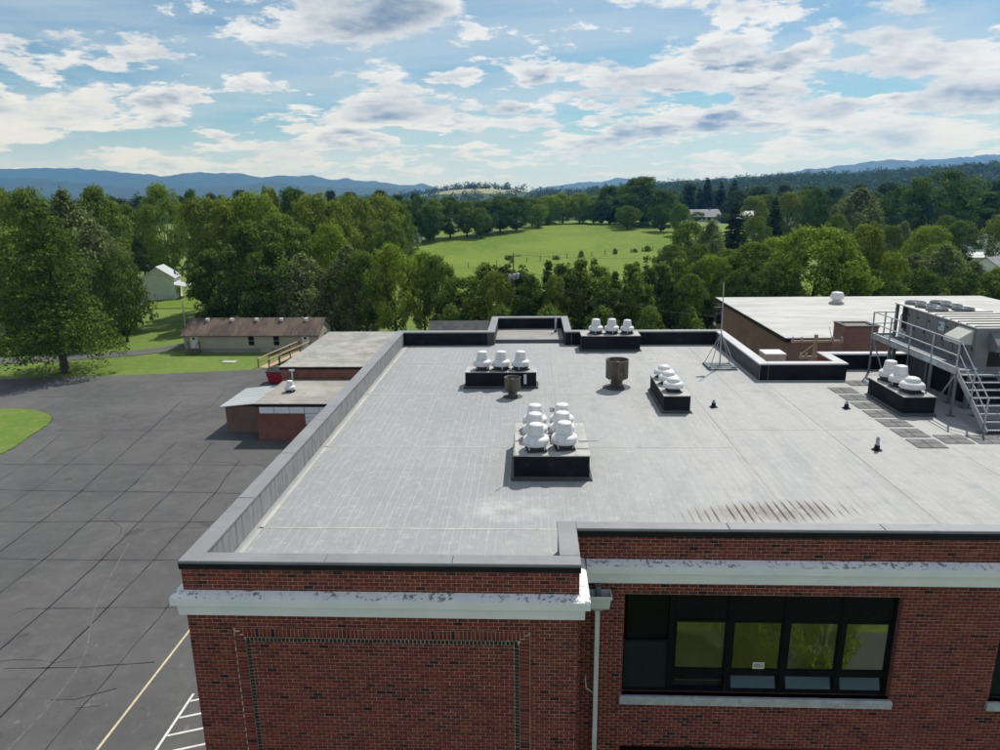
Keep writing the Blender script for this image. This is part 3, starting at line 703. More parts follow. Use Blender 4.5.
# roof
rmb = MB()
for x0, x1, y0, y1 in [(XL, XN, YL, YB), (XN, 9.75, YR, YB), (9.75, 12.9, YR, 28.9), (12.9, XE, YR, 30.7)]:
    rmb.quad((x0, y0, ROOF), (x1, y0, ROOF), (x1, y1, ROOF), (x0, y1, ROOF))
roof = part('roof', rmb, 'roof_coating', label='pale grey coated flat roof with fine ribs and stains')
part('recess_floor', MB().box(-1.9, 1.72, 36.65, 39.7, ROOF-.2, ROOF+.06), 'roof_recess')
part('recess_kerb', MB().box(-1.9, 1.72, 36.45, 36.65, ROOF-.1, ROOF+.10), 'coping')
# membrane seams on the roof: thin strips proud of the coating
def seam(p0, p1, w=0.05, mat='curb_top', h=0.006):
    mb = MB(); mb.bar((*p0, ROOF+h/2), (*p1, ROOF+h/2), w, h); part('membrane_seam', mb, mat, roof)
for y in (15.05, 20.55, 26.4, 31.5): seam((-6.5, y), (6.1, y+.05), 0.06)
for x in (6.25, 9.6): seam((x, 14.2), (x-.05, 27.6), 0.022, 'roof_grey', 0.005)
seam((6.35, 22.2), (11.2, 22.3), 0.05); seam((12.75, 14.2), (12.72, 20.6), 0.022, 'roof_grey', 0.005); seam((7.9, 27.7), (7.85, 34.9), 0.02, 'roof_grey', .005); seam((0.9, 24.4), (0.88, 35.2), 0.025, 'roof_grey', .005)
seam((-6.42, 12.7), (-6.40, 35.2), 0.10, 'roof_white')
# parapets: core + inner flashing + coping pieces
def parapet(x0, x1, y0, y1, inner, mat, cap='coping', ztop=CAP, extra=None):
    part('parapet', MB().box(x0+.012, x1-.012, y0+.012, y1-.012, ROOF-.3, ztop-.055), 'mortar')
    t = 0.012; zf = ztop-.07
    f = MB()
    for s in inner:
        if s == '+x': f.box(x1-.010, x1+t, y0+.02, y1-.02, ROOF+.001, zf)
        if s == '-x': f.box(x0-t, x0+.010, y0+.02, y1-.02, ROOF+.001, zf)
        if s == '+y': f.box(x0+.02, x1-.02, y1-.010, y1+t, ROOF+.001, zf)
        if s == '-y': f.box(x0+.02, x1-.02, y0-t, y0+.010, ROOF+.001, zf)
    if f.v: part('flashing', f, mat)
    return
def coping(x0, x1, y0, y1, mat='coping', ztop=CAP, n=None, slope=0.012):
    """sheet-metal cap in lengths of about 3 m with open joints"""
    lx = (x1-x0) > (y1-y0); L = (x1-x0) if lx else (y1-y0); n = n or max(1, round(L/3.05)); g = 0.004
    for i in range(n):
        a = i*L/n+(g if i else 0); b = (i+1)*L/n-(g if i < n-1 else 0)
        dz = rng.uniform(0, .004)
        if lx: q = (x0+a, x0+b, y0, y1)
        else: q = (x0, x1, y0+a, y0+b)
        part('coping', MB().bbox(*q, ztop-.06+dz, ztop+dz, 0.012), mat)
O = 0.03
parapet(XL, -6.6, YL, YB, ['+x'], 'grey_flashing'); parapet(-6.6, XN, YL, 12.57, ['+y'], 'grey_flashing')
parapet(.58, XN, 12.57, 14.07, ['-x'], 'mid_flashing'); parapet(XN, XE, YR, 14.07, ['+y'], 'grey_flashing')
parapet(-6.6, -2.23, 35.5, YB, ['-y'], 'dark_flashing'); parapet(2.05, 9.73, 35.5, YB, ['-y'], 'dark_flashing')
parapet(-2.23, -1.9, 35.5, 40.08, ['-y', '+x'], 'mid_flashing'); parapet(1.72, 2.05, 35.5, 40.08, ['-y', '-x'], 'dark_flashing'); parapet(-1.9, 1.72, 39.7, 40.08, ['-y'], 'dark_flashing')
parapet(9.37, 9.73, 28.52, 35.5, ['-x'], 'mid_flashing'); parapet(9.73, 12.9, 28.52, 28.88, ['-y'], 'dark_flashing'); parapet(9.37, 9.73, 28.51, 28.53, ['-y'], 'dark_flashing')
parapet(12.52, 12.9, 28.88, 30.3, ['+x'], 'dark_flashing'); parapet(12.52, XE, 30.3, 30.68, ['-y'], 'dark_flashing')
coping(XL-O, -6.57, YL-O, YB+O); coping(-6.57, XN+O, YL-O, 12.60, n=3); coping(.55, XN+O, 12.60, 14.10, n=1); coping(XN+O, XE, YR-O, 14.10, n=9)
coping(-6.57, -2.26, 35.47, YB+O); coping(-2.26, -1.87, 35.47, 40.11, n=1); coping(1.69, 2.08, 35.47, 40.11, n=1); coping(-1.87, 1.69, 39.67, 40.11, n=1); coping(2.08, 9.76, 35.47, YB+O)
coping(9.34, 9.76, 28.91, 35.47, 'coping_bright'); coping(9.34, 12.93, 28.49, 28.91, 'coping_bright', n=1); coping(12.49, 12.93, 28.91, 30.27, 'coping_bright', n=1); coping(12.49, XE, 30.27, 30.71, 'coping_bright')
# dark drip flange under the coping on the street side
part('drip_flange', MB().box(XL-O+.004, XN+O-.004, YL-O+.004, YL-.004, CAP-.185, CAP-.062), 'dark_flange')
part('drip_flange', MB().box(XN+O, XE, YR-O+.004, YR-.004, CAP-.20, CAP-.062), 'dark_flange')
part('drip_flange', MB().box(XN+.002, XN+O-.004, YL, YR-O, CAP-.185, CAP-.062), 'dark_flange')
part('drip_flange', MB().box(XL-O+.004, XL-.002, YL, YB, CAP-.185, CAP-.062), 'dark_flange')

# windows
def window(x0, x1, head, sign=False):
    bot = head-WH; y = YR+.16; w = x1-x0; fw = 0.05
    f = MB()
    def bar(a, b, c, d, y0=y, y1=y+.07): f.box(x0+a, x0+b, y0, y1, bot+c, bot+d)
    bar(0, fw, 0, WH); bar(w-fw-.02, w, 0, WH); bar(fw, w-fw, WH-fw, WH); bar(fw, w-fw, 0, 0.06)
    bar(1.02, 1.16, 0.06, WH-fw)                                     # main post right of the solid bay
    bar(fw, 1.02, 1.30, 1.345)
    cols = [(1.17, 2.31), (2.44, 3.54), (3.67, 4.77), (4.88, 5.90-.03)]
    for i, (a, b) in enumerate(cols):
        if i: bar(cols[i-1][1], a, 0.06, WH-fw, y-.01)
        bar(a, b, 1.80, 1.86); bar(a, b, 0.44, 0.60)
        for c, d in ((0.60, 1.80),): bar(a, a+.035, c, d, y+.005); bar(b-.035, b, c, d, y+.005)
    fr = part('window', f, 'window_frame', label='dark framed classroom window band with four yellow-green panes')
    g = MB().box(x0+fw, x0+1.02, y+.03, y+.05, bot+.06, bot+1.30); part('solid_panel', g, 'window_panel', fr)
    g = MB(); g.box(x0+.09, x0+1.0, y+.036, y+.045, bot+1.36, bot+WH-.07); part('pane', g, 'glass_dark', fr)
    for a, b in cols:
        part('transom_panel', MB().box(x0+a, x0+b, y+.02, y+.05, bot+1.86, bot+WH-fw), 'transom_panel', fr)
        part('pane', MB().box(x0+a+.035, x0+b-.035, y+.030, y+.036, bot+.60, bot+1.80), 'pane_glass', fr)
        part('blind', MB().box(x0+a+.02, x0+b-.02, y+.048, y+.056, bot+.601, bot+1.799), 'blind', fr)
    # bottom vents: the first stands open, the others lean in and mirror the sky
    a, b = cols[0]
    part('vent_opening', MB().box(x0+a, x0+b, y+.10, y+.12, bot+.06, bot+.44), 'coil_black', fr)
    part('vent_sash', MB().box(x0+a+.04, x0+b-.04, y-.02, y+.0, bot+.33, bot+.43).box(x0+a+.04, x0+b-.04, y+.02, y+.04, bot+.07, bot+.10), 'window_frame', fr)
    part('blind_strip', MB().box(x0+a+.06, x0+b-.06, y+.085, y+.095, bot+.24, bot+.40), 'blind', fr)
    for a, b in cols[1:]:
        sl = MB(); yb, yt = y+.01, y+.13; z0, z1 = bot+.10, bot+.40
        sl.quad((x0+a+.05, yb, z0), (x0+b-.05, yb, z0), (x0+b-.05, yt, z1), (x0+a+.05, yt, z1)); part('vent_pane', sl, 'vent_glass', fr)
        sh = MB(); sh.bar((x0+a+.02, yb, z0-.02), (x0+b-.02, yb, z0-.02), .03, .05); sh.bar((x0+a+.02, yt, z1+.02), (x0+b-.02, yt, z1+.02), .03, .05); sh.bar((x0+a+.03, yb, z0), (x0+a+.03, yt, z1), .04, .03); sh.bar((x0+b-.03, yb, z0), (x0+b-.03, yt, z1), .04, .03)
        part('vent_sash', sh, 'window_frame', fr)
        part('vent_back', MB().box(x0+a, x0+b, y+.15, y+.16, bot+.06, bot+.44), 'coil_black', fr)
    part('window_sill', MB().bbox(x0-.05, x1+.05, YR-.07, y-.005, bot-.195, bot+.0, .015), 'stone_sill', fr)
    part('window_back', MB().box(x0, x1, y+.175, y+.178, bot, head), 'coil_black', fr)
    if sign:
        sx, sz = x0+2.44+.50, bot+.615
        sg = part('room_sign', MB().box(sx, sx+.26, y+.012, y+.020, sz, sz+.17), 'sign_white', fr, label='small white room number sign reading 805')
        cu = bpy.data.curves.new('t', 'FONT'); cu.body = '805'; cu.size = 0.125; cu.align_x = 'CENTER'; cu.align_y = 'CENTER'
        tmp = bpy.data.objects.new('t', cu); COL.objects.link(tmp); dg = bpy.context.evaluated_depsgraph_get(); me = bpy.data.meshes.new_from_object(tmp.evaluated_get(dg)); bpy.data.objects.remove(tmp)
        me.transform(Matrix.Translation((sx+.13, y+.010, sz+.085)) @ Matrix.Rotation(math.pi/2, 4, 'X')); me.materials.clear()
        part('sign_number', me, 'black_paint', fr)
mvg, tvg, bvg = pbr('vent_glass', 0.06, 0.5); tvg.put(bvg.inputs['Base Color'], (0.030,0.060,0.080)); bvg.inputs['IOR'].default_value = 1.45
for i, (a, b) in enumerate(WIN[:2]):
    for j, h in enumerate(FLOORS): window(a, b, h, i == 0 and j == 0)
for h in FLOORS: window(*WIN[2], h)

# rainwater head and downspout (fixed to the wall)
hd = MB(); hx0, hx1, hy0, hy1 = 1.17, 1.70, 13.44, 13.77; zt, zm, zb = Z(-8.42), Z(-8.70), Z(-8.86)
hd.add([(hx0,hy0,zt),(hx1,hy0,zt),(hx1,hy1,zt),(hx0,hy1,zt),(hx0+.03,hy0+.02,zm),(hx1-.03,hy0+.02,zm),(hx1-.03,hy1,zm),(hx0+.03,hy1,zm),(1.375,hy1-.16,zb),(1.495,hy1-.16,zb),(1.495,hy1-.04,zb),(1.375,hy1-.04,zb)],
       [(0,1,5,4),(1,2,6,5),(2,3,7,6),(3,0,4,7),(4,5,9,8),(5,6,10,9),(6,7,11,10),(7,4,8,11)])
hd.box(hx0-.02, hx1+.02, hy0-.02, hy0, zt-.05, zt+.02); hd.box(hx0-.02, hx0, hy0, hy1, zt-.05, zt+.02); hd.box(hx1, hx1+.02, hy0, hy1, zt-.05, zt+.02)
hd.box(hx0+.03, hx1-.03, hy0+.02, hy1, zm-.004, zm)
head_o = part('rainwater_head', hd, 'painted_white', label='white box-shaped rainwater head under the cornice')
part('downspout', MB().box(1.385, 1.485, 13.62, 13.72, 0.1, zb+.03), 'painted_white', head_o)
part('scupper_pipe', MB().path([(1.44, 13.79, Z(-8.24)), (1.44, 13.70, Z(-8.28)), (1.44, 13.66, Z(-8.60))], [.075, .075, .07], 10), 'galv_dark', head_o)
part('wall_bracket', MB().path([(1.22, 13.79, Z(-10.6)), (1.20, 13.68, Z(-10.6)), (1.22, 13.66, Z(-10.85)), (1.38, 13.67, Z(-10.98))], [.014]*4, 6), 'white_metal')
# ------------------------------------------------------------------ things on the roof
def wpart(root, name, mb, mat, parent=None, label=None, kind=None):
    """part given in world coordinates under a root Empty (or under one of its parts)"""
    me = mb.mesh(name) if isinstance(mb, MB) else mb
    o = link(name, me, M[mat] if mat else None, parent or root)
    if parent is None:
        o.matrix_parent_inverse = (Matrix.Translation(root.location) @ Matrix.Rotation(root.rotation_euler.z, 4, 'Z')).inverted()
    return tag(o, label, None, None, kind)
# fans: spun white exhausters
def make_fan():
    t = thing('exhaust_fan', 'x', 'fan', group='white exhaust fans on the roof curbs')
    b = MB(); b.box(-.27, .27, -.27, .27, 0, .05); b.box(-.21, .21, -.21, .21, .05, .17)
    link('base', b.mesh('base'), M['fan_dark'], t)
    for c, d in ((1, 1), (1, -1), (-1, 1), (-1, -1)):
        link('strut', MB().bar((.2*c, .2*d, .05), (.25*c, .25*d, .22), .03, .03).mesh('strut'), M['white_metal'], t)
    link('bowl', MB().lathe([(.20,.15),(.30,.17),(.345,.20),(.365,.26),(.37,.30),(.362,.34),(.335,.375),(.29,.40),(.25,.42),(.225,.45)], 28).mesh('bowl'), M['fan_paint'], t)
    link('rim', MB().lathe([(.355,.185),(.378,.19),(.378,.215),(.355,.22)], 28).mesh('rim'), M['white_metal'], t)
    cp = link('cap', MB().lathe([(.232,.44),(.235,.46),(.215,.62),(.20,.72),(.195,.735),(.18,.75),(.12,.768),(0.0,.775)], 28).mesh('cap'), M['fan_paint'], t)
    link('cap_band', MB().lathe([(.237,.445),(.243,.45),(.243,.475),(.234,.48)], 28).mesh('cap_band'), M['white_metal'], cp)
    link('conduit', MB().path([(.24,.1,.03),(.33,.12,.03),(.36,.12,-.02)], [.012]*3, 6).mesh('conduit'), M['galvanised'], t)
    return t
def make_low_fan():
    """the same family with a low round dome instead of the tall cap"""
    t = thing('exhaust_fan', 'x', 'fan', group='white exhaust fans on the roof curbs')
    b = MB(); b.box(-.27, .27, -.27, .27, 0, .05); b.box(-.21, .21, -.21, .21, .05, .17)
    link('base', b.mesh('base'), M['fan_dark'], t)
    link('bowl', MB().lathe([(.22,.14),(.32,.16),(.385,.19),(.40,.25),(.40,.28),(.385,.33),(.33,.37),(.27,.395),(.25,.41)], 28).mesh('bowl'), M['fan_paint'], t)
    link('rim', MB().lathe([(.39,.18),(.413,.185),(.413,.21),(.39,.215)], 28).mesh('rim'), M['white_metal'], t)
    link('cap', MB().lathe([(.255,.40),(.258,.42),(.245,.47),(.205,.52),(.12,.555),(0.0,.57)], 28).mesh('cap'), M['fan_paint'], t)
    return t
fanA = make_fan(); fanB = make_low_fan(); usedA = [False, False]
def place_fan(x, y, z, label, low=False, s=1.0, rz=0.0):
    src = fanB if low else fanA
    if usedA[low]: o = copy_tree(src)
    else: o = src; usedA[low] = True
    o.location = (x, y, z); o.scale = (s, s, s); o.rotation_euler = (0, 0, rz); o['label'] = label
    return o
def curb(x0, x1, y0, y1, h, label):
    t = thing('fan_curb', label, 'roof curb', ((x0+x1)/2, (y0+y1)/2, ROOF), 'dark boxed fan curbs on the roof')
    wpart(t, 'box', MB().box(x0, x1, y0, y1, ROOF+.001, ROOF+h-.03), 'dark_flashing')
    wpart(t, 'top', MB().bbox(x0-.02, x1+.02, y0-.02, y1+.02, ROOF+h-.03, ROOF+h, .01), 'curb_top')
    c = MB(); e = .09
    c.add([(x0-e,y0-e,ROOF+.006),(x1+e,y0-e,ROOF+.006),(x1+e,y1+e,ROOF+.006),(x0-e,y1+e,ROOF+.006),(x0-.004,y0-.004,ROOF+.10),(x1+.004,y0-.004,ROOF+.10),(x1+.004,y1+.004,ROOF+.10),(x0-.004,y1+.004,ROOF+.10)], [(0,1,5,4),(1,2,6,5),(2,3,7,6),(3,0,4,7)])
    wpart(t, 'base_flashing', c, 'mid_flashing')
    return t
c6 = curb(-.48, 1.58, 18.0, 20.75, .72, 'largest dark curb on the roof, carrying six white fans')
for (x, y), l in zip([(.13,18.45),(.92,18.6),(.11,19.4),(.90,19.5),(.11,20.25),(.92,20.3)], ['front left','front right','middle left','middle right','back left','back right']):
    place_fan(x, y, ROOF+.72, f'{l} white exhaust fan on the large six-fan curb', s=1.0, rz=rng.uniform(0, 6))
cn = MB()      # conduit rods that run over the six-fan curb
cn.tube((-.46,18.08,ROOF+.70),(-.46,18.08,ROOF+1.30),.012); cn.tube((-.46,19.1,ROOF+.74),(.0,19.1,ROOF+.74),.014); cn.tube((1.1,19.1,ROOF+.74),(1.9,19.1,ROOF+.74),.014); cn.tube((1.25,18.5,ROOF+.74),(1.6,18.5,ROOF+.74),.012)
wpart(c6, 'conduit', cn, 'galvanised')
c2 = curb(-2.65, .20, 27.28, 28.15, .68, 'dark curb left of centre carrying three white fans')
for x, l in zip((-1.98,-1.22,-.43), ('left','middle','right')): place_fan(x, 27.7, ROOF+.68, f'{l} white fan on the three-fan curb left of centre', rz=rng.uniform(0,6))
wpart(c2, 'junction_box', MB().box(-.30,-.19,27.20,27.27,ROOF+.2,ROOF+.58), 'white_metal')
c3 = curb(2.47, 5.32, 34.0, 35.15, .78, 'dark curb against the back parapet carrying three white fans')
for x, l in zip((3.2,3.98,4.74), ('left','middle','right')): place_fan(x, 34.55, ROOF+.78, f'{l} white fan on the curb by the back parapet', rz=rng.uniform(0,6), s=.97 if l != 'right' else .9)
c4 = curb(4.68, 5.60, 24.05, 27.0, .64, 'dark narrow curb near the centre right with fans one behind another')
for y, l in zip((24.65,25.6,26.5), ('nearest','middle','farthest')): place_fan(5.10, y, ROOF+.64, f'{l} low domed fan on the narrow curb by the mast', True, .92, rng.uniform(0,6))
c5 = curb(12.75, 13.82, 23.72, 26.3, .70, 'dark curb in front of the steel catwalk with three fans')
for y, l in zip((24.25,25.08,25.85), ('nearest','middle','farthest')): place_fan(13.25, y, ROOF+.70, f'{l} white fan on the curb in front of the catwalk', l == 'nearest', 1.0, rng.uniform(0,6))

# gravity ventilators
def ventilator(x, y, r, h, label):
    t = thing('roof_ventilator', label, 'ventilator', (x, y, ROOF), 'rusty round ventilators')
    link('flashing', MB().lathe([(r*1.25,.004),(r*.75,.03),(r*.62,.05)], 20).mesh('flashing'), M['mid_flashing'], t)
    link('neck', MB().lathe([(r*.55,.02),(r*.5,h*.28),(r*.62,h*.36)], 20).mesh('neck'), M['rust_metal'], t)
    dr_ = MB()
    dr_.lathe([(r*.93,h*.34),(r*1.0,h*.36),(r,h*.96),(r*1.03,h*.97),(r*1.03,h),(r*.97,h),(r*.95,h*.4)], 24)
    link('wind_band', dr_.mesh('wind_band'), M['rust_metal'], t)
    link('inner_cone', MB().lathe([(r*.8,h*.55),(r*.75,h*.62),(r*.1,h*.93),(0,h*.94)], 16).mesh('inner_cone'), M['rust_metal'], t)
    st = MB()
    for k in range(4):
        a = k*math.pi/2+.5; st.bar((r*.5*math.cos(a), r*.5*math.sin(a), h*.1), (r*.98*math.cos(a), r*.98*math.sin(a), h*.4), .03, .012)
    link('brace', st.mesh('brace'), M['galvanised'], t)
    return t
ventilator(3.42, 27.45, .45, 1.15, 'large rusty drum ventilator standing in the middle of the roof')
ventilator(-.72, 26.1, .31, .78, 'small rusty drum ventilator in front of a three-fan curb')
def vent_pipe(x, y, h, label):
    t = thing('vent_pipe', label, 'pipe', (x, y, ROOF), 'short plumbing vent pipes')
    link('boot', MB().lathe([(.16,.004),(.12,.03),(.085,.05),(.07,.16),(.062,.17)], 14).mesh('boot'), M['dark_flange'], t)
    link('pipe', MB().lathe([(.055,.1),(.055,h),(.045,h),(.045,h-.1)], 14).mesh('pipe'), M['galvanised'], t)
vent_pipe(6.60, 24.75, .26, 'short capped vent pipe right of the narrow fan curb')
vent_pipe(11.25, 24.6, .26, 'short vent pipe beside the dark walkway pads')
vent_pipe(10.37, 20.4, .40, 'vent pipe standing alone in the right foreground of the roof')
vent_pipe(1.35, 38.6, .9, 'thin pale vent pipe inside the back roof recess')
# roof drain
t = thing('roof_drain', 'small rusty square roof drain on the centre seam', 'drain', (.89, 24.4, ROOF))
link('sump', MB().box(-.22,.22,-.22,.22,.002,.014).mesh('sump'), M['rust_metal'], t); link('strainer', MB().lathe([(.11,.012),(.10,.05),(.05,.08),(0,.085)], 12).mesh('strainer'), M['curb_top'], t)
# guyed mast on a sled
t = thing('antenna_mast', 'thin guyed mast on a flat sled near the right parapet', 'mast', (8.35, 30.75, ROOF))
sl = MB()
for q in (-.55, .55): sl.box(-.62,.62,q-.06,q+.06,.005,.07); sl.box(q-.06,q+.06,-.49,.49,.07,.12)
for q in (-.3,0,.3): sl.box(-.55,.55,q-.07,q+.07,.07,.10)
link('sled', sl.mesh('sled'), M['galv_dark'], t)
link('pole', MB().tube((0,0,.1),(-.06,0,3.75),.03,.022,8).mesh('pole'), M['galvanised'], t)
for q in ((-.55,-.5),(.55,-.5),(.55,.5),(-.55,.5)): link('strut', MB().tube((q[0],q[1],.1),(-.02,0,1.55),.016,.016,6).mesh('strut'), M['galvanised'], t)
link('camera_head', MB().box(-.42,-.08,-.07,.07,2.55,2.68).lathe([(.09,2.42),(.10,2.5),(.08,2.58),(0,2.6)],12,(-.2,0,0)).mesh('camera_head'), M['black_paint'], t)
# walkway pads
pads = []
def pad(x, y, w, d, label):
    t = thing('walkway_pad', label, 'walkway pad', (x, y, ROOF), 'dark walkway pads on the roof')
    for i in (-1, 1):
        for j in (-1, 1):
            link('tile', MB().bbox(i*w/4-w/4+.012, i*w/4+w/4-.012, j*d/4-d/4+.012, j*d/4+d/4-.012, .004, .022, .006).mesh('tile'), M['pad_rubber'], t)
ordn = ['first','second','third','fourth','fifth','sixth','seventh','eighth','ninth','tenth','eleventh','twelfth','thirteenth','fourteenth','fifteenth','sixteenth','seventeenth','eighteenth','nineteenth','twentieth','twenty-first','twenty-second','twenty-third','twenty-fourth','twenty-fifth','twenty-sixth','twenty-seventh','twenty-eighth','twenty-ninth','thirtieth','thirty-first','thirty-second','thirty-third','thirty-fourth','thirty-fifth','thirty-sixth','thirty-seventh','thirty-eighth','thirty-ninth','fortieth']
for k, y in enumerate((20.95,21.95,22.95,23.95,24.95,25.95,26.95)): pad(12.13, y, .92, .80, f'{ordn[k]} dark walkway pad from the front in the row beside the fan curb')
for k, x in enumerate((13.15,14.15,15.15)): pad(x, 21.35, .9, .8, f'{ordn[k]} dark walkway pad from the left in the row before the stairs')
pad(13.15, 28.0, .9, .8, 'dark walkway pad at the far end near the parapet corner')

# ------------------------------------------------------------------ rooftop air handler
UX0, UX1, UY0, UY1, UB, UT = 15.35, 17.75, 24.55, 30.15, Z(-6.28), Z(-4.74)
u = thing('rooftop_unit', 'big grey rooftop air handling unit on steel legs', 'air handler', ((UX0+UX1)/2, (UY0+UY1)/2, ROOF))
wpart(u, 'body', MB().box(UX0, UX1, UY0, UY1-1.05, UB, UT-.05), 'unit_grey')
wpart(u, 'base_rail', MB().box(UX0-.03, UX1+.03, UY0-.03, UY1+.03, UB-.22, UB), 'galv_dark')
tp = wpart(u, 'top_panel', MB().bbox(UX0-.03, UX1+.03, UY0-.03, UY1+.03, UT-.05, UT, .015), 'unit_top')
for k in range(7): wpart(u, 'rib', MB().box(UX0-.02, UX1+.02, UY0+.1+k*.5, UY0+.15+k*.5, UT+.001, UT+.035), 'unit_grey', tp)
wpart(u, 'coil_section', MB().box(UX0+.25, UX1, UY1-1.05, UY1-.1, UB, UT-.05), 'coil_black')
wpart(u, 'corner_post', MB().box(UX0, UX0+.10, UY1-.12, UY1, UB, UT-.05), 'unit_grey'); wpart(u, 'corner_post', MB().box(UX1-.1, UX1, UY1-.12, UY1, UB, UT-.05), 'unit_grey')
wpart(u, 'compressor', MB().lathe([(.14,0),(.15,.03),(.15,.42),(.12,.5),(0,.52)],14,(UX0+.16,UY1-.45,UB+.02)).lathe([(.12,0),(.13,.03),(.13,.36),(.1,.42),(0,.44)],14,(UX0+.15,UY1-.82,UB+.02)), 'white_metal')
pp = MB()
for k in range(3): pp.path([(UX0+.10,UY1-.3-.2*k,UB+.1),(UX0+.10,UY1-.32-.2*k,UT-.5),(UX0+.22,UY1-.35-.2*k,UT-.3)], [.02]*3, 6)
wpart(u, 'copper_pipe', pp, 'rust_metal')
edges = [UY0+.0, UY0+.62, UY0+1.22, UY0+1.84, UY0+2.34, UY0+3.1, UY0+3.85, UY1-1.06]
for k in range(len(edges)-1):
    a, b = edges[k]+.02, edges[k+1]-.02
    d = wpart(u, 'access_panel', MB().box(UX0-.025, UX0-.001, a, b, UB+.05, UT-.09), 'unit_grey')
    wpart(u, 'latch', MB().box(UX0-.05, UX0-.026, a+.05, a+.10, UB+.7, UB+.82).box(UX0-.05, UX0-.026, b-.16, b-.08, UT-.35, UT-.28), 'black_paint', d)
wpart(u, 'label_plate', MB().box(UX0-.032, UX0-.027, UY0+1.9, UY0+2.3, UT-.52, UT-.18), 'label_blue')
def hood(y0, y1, zt, zb, dp):
    h = MB(); x = UX0-.026
    h.add([(x,y0,zt),(x,y1,zt),(x-dp,y0,zb+.18),(x-dp,y1,zb+.18),(x-dp,y0,zb),(x-dp,y1,zb),(x,y0,zb-.02),(x,y1,zb-.02)], [(0,2,3,1),(2,4,5,3),(0,6,4,2),(1,3,5,7)])
    return h
hd_ = wpart(u, 'hood', hood(UY0+.12, UY0+1.0, UT-.12, UT-.62, .5), 'hood_cream', label='cream weather hood on the side of the unit')
hf = MB(); hf.add([(UX0,UY0-.0,UT-.15),(UX0,UY0,UT-.15)], []) if False else None
h2 = MB(); y = UY0-.002; h2.add([(UX0+.45,y,UT-.15),(UX1-.2,y,UT-.15),(UX0+.45,y-.5,UT-.55),(UX1-.2,y-.5,UT-.55),(UX0+.45,y-.5,UT-.78),(UX1-.2,y-.5,UT-.78),(UX0+.45,y,UT-.8),(UX1-.2,y,UT-.8)], [(0,1,3,2),(2,3,5,4),(0,2,4,6),(1,7,5,3)])
wpart(u, 'hood', h2, 'unit_grey')
wpart(u, 'louvre', MB().box(UX0+.5, UX1-.25, UY0-.03, UY0-.003, UB+.15, UT-.85), 'coil_black')
for fx, fy in [(UX0+.55,UY1-.45),(UX0+.55,UY1-1.25),(UX0+1.55,UY1-.45),(UX0+1.55,UY1-1.25),(UX0+.55,UY1-2.05),(UX0+1.55,UY1-2.05)]:
    fs = wpart(u, 'fan_shroud', MB().lathe([(.40,0),(.38,.09),(.40,.11),(.36,.11),(.345,.02)],22,(fx,fy,UT+.001)), 'galv_dark')
    g = MB()
    for k in range(6): g.tube((fx-.36*math.cos(k*.524),fy-.36*math.sin(k*.524),UT+.105),(fx+.36*math.cos(k*.524),fy+.36*math.sin(k*.524),UT+.105),.007,n=4,caps=False)
    g.lathe([(.12,.05),(.12,.09),(0,.1)],12,(fx,fy,UT))
    wpart(u, 'fan_guard', g, 'galvanised', fs)
    wpart(u, 'fan_disc', MB().lathe([(.35,.03),(0,.03)],22,(fx,fy,UT+.003)), 'coil_black', fs)
for x in (UX0+.08, UX1-.08):
    for y in (UY0+.15, (UY0+UY1)/2, UY1-.15): wpart(u, 'leg', MB().box(x-.06,x+.06,y-.06,y+.06,ROOF+.02,UB-.22).box(x-.16,x+.16,y-.16,y+.16,ROOF+.004,ROOF+.02), 'galv_dark')
wpart(u, 'shade_duct', MB().box(UX0+.3, UX1-.2, UY0+.3, UY0+2.9, ROOF+.02, UB-.22), 'dark_flashing'); wpart(u, 'shade_duct', MB().box(UX0+.4, UX1-.3, UY1-2.2, UY1-.9, ROOF+.02, UB-.22), 'mid_flashing')  # large dark box added to stand for the deep shade below the unit

# catwalk with stairs
DX0, DX1, DY0, DY1, DZ = 14.37, 15.27, 23.72, 29.85, Z(-6.05)
cw = thing('service_catwalk', 'galvanised steel catwalk and stairs along the rooftop unit', 'catwalk', (14.8, 26, ROOF))
dk = wpart(cw, 'deck', MB().box(DX0+.05, DX1, DY0, DY1, DZ-.04, DZ), 'galv_dark')
for k in range(24): wpart(cw, 'grating_bar', MB().box(DX0+.06, DX1-.01, DY0+.1+k*.25, DY0+.13+k*.25, DZ+.001, DZ+.012), 'galvanised', dk)
wpart(cw, 'side_beam', MB().box(DX0-.0, DX0+.05, DY0, DY1, DZ-.16, DZ+.08), 'galvanised')
wpart(cw, 'end_beam', MB().box(DX0+.051, DX1, DY1-.05, DY1, DZ-.15, DZ+.08).box(DX0+.051, DX1, DY0, DY0+.05, DZ-.15, DZ-.041), 'galvanised')
RZ = Z(-5.10)
posts = [DY1-.03, DY1-1.5, DY1-3.0, DY1-4.55, DY0+.03]
for k, y in enumerate(posts):
    wpart(cw, 'post', MB().box(DX0-.045, DX0-.002, y-.022, y+.022, DZ-.14, RZ), 'galvanised')
    if k in (0, 1, 3, 4): wpart(cw, 'leg', MB().box(DX0-.01, DX0+.06, y-.035, y+.035, ROOF+.02, DZ-.161).box(DX0-.09, DX0+.14, y-.12, y+.12, ROOF+.004, ROOF+.02), 'galv_dark')
    if k in (0, 1, 3, 4): wpart(cw, 'leg', MB().box(DX1-.12, DX1-.05, y-.035, y+.035, ROOF+.02, DZ-.16).box(DX1-.2, DX1, y-.12, y+.12, ROOF+.004, ROOF+.02), 'galv_dark')
wpart(cw, 'end_post', MB().box(DX1-.05, DX1-.005, DY1-.045, DY1-.001, DZ+.081, RZ).box((DX0+DX1)/2-.02, (DX0+DX1)/2+.02, DY1-.045, DY1-.001, DZ+.081, RZ), 'galvanised')
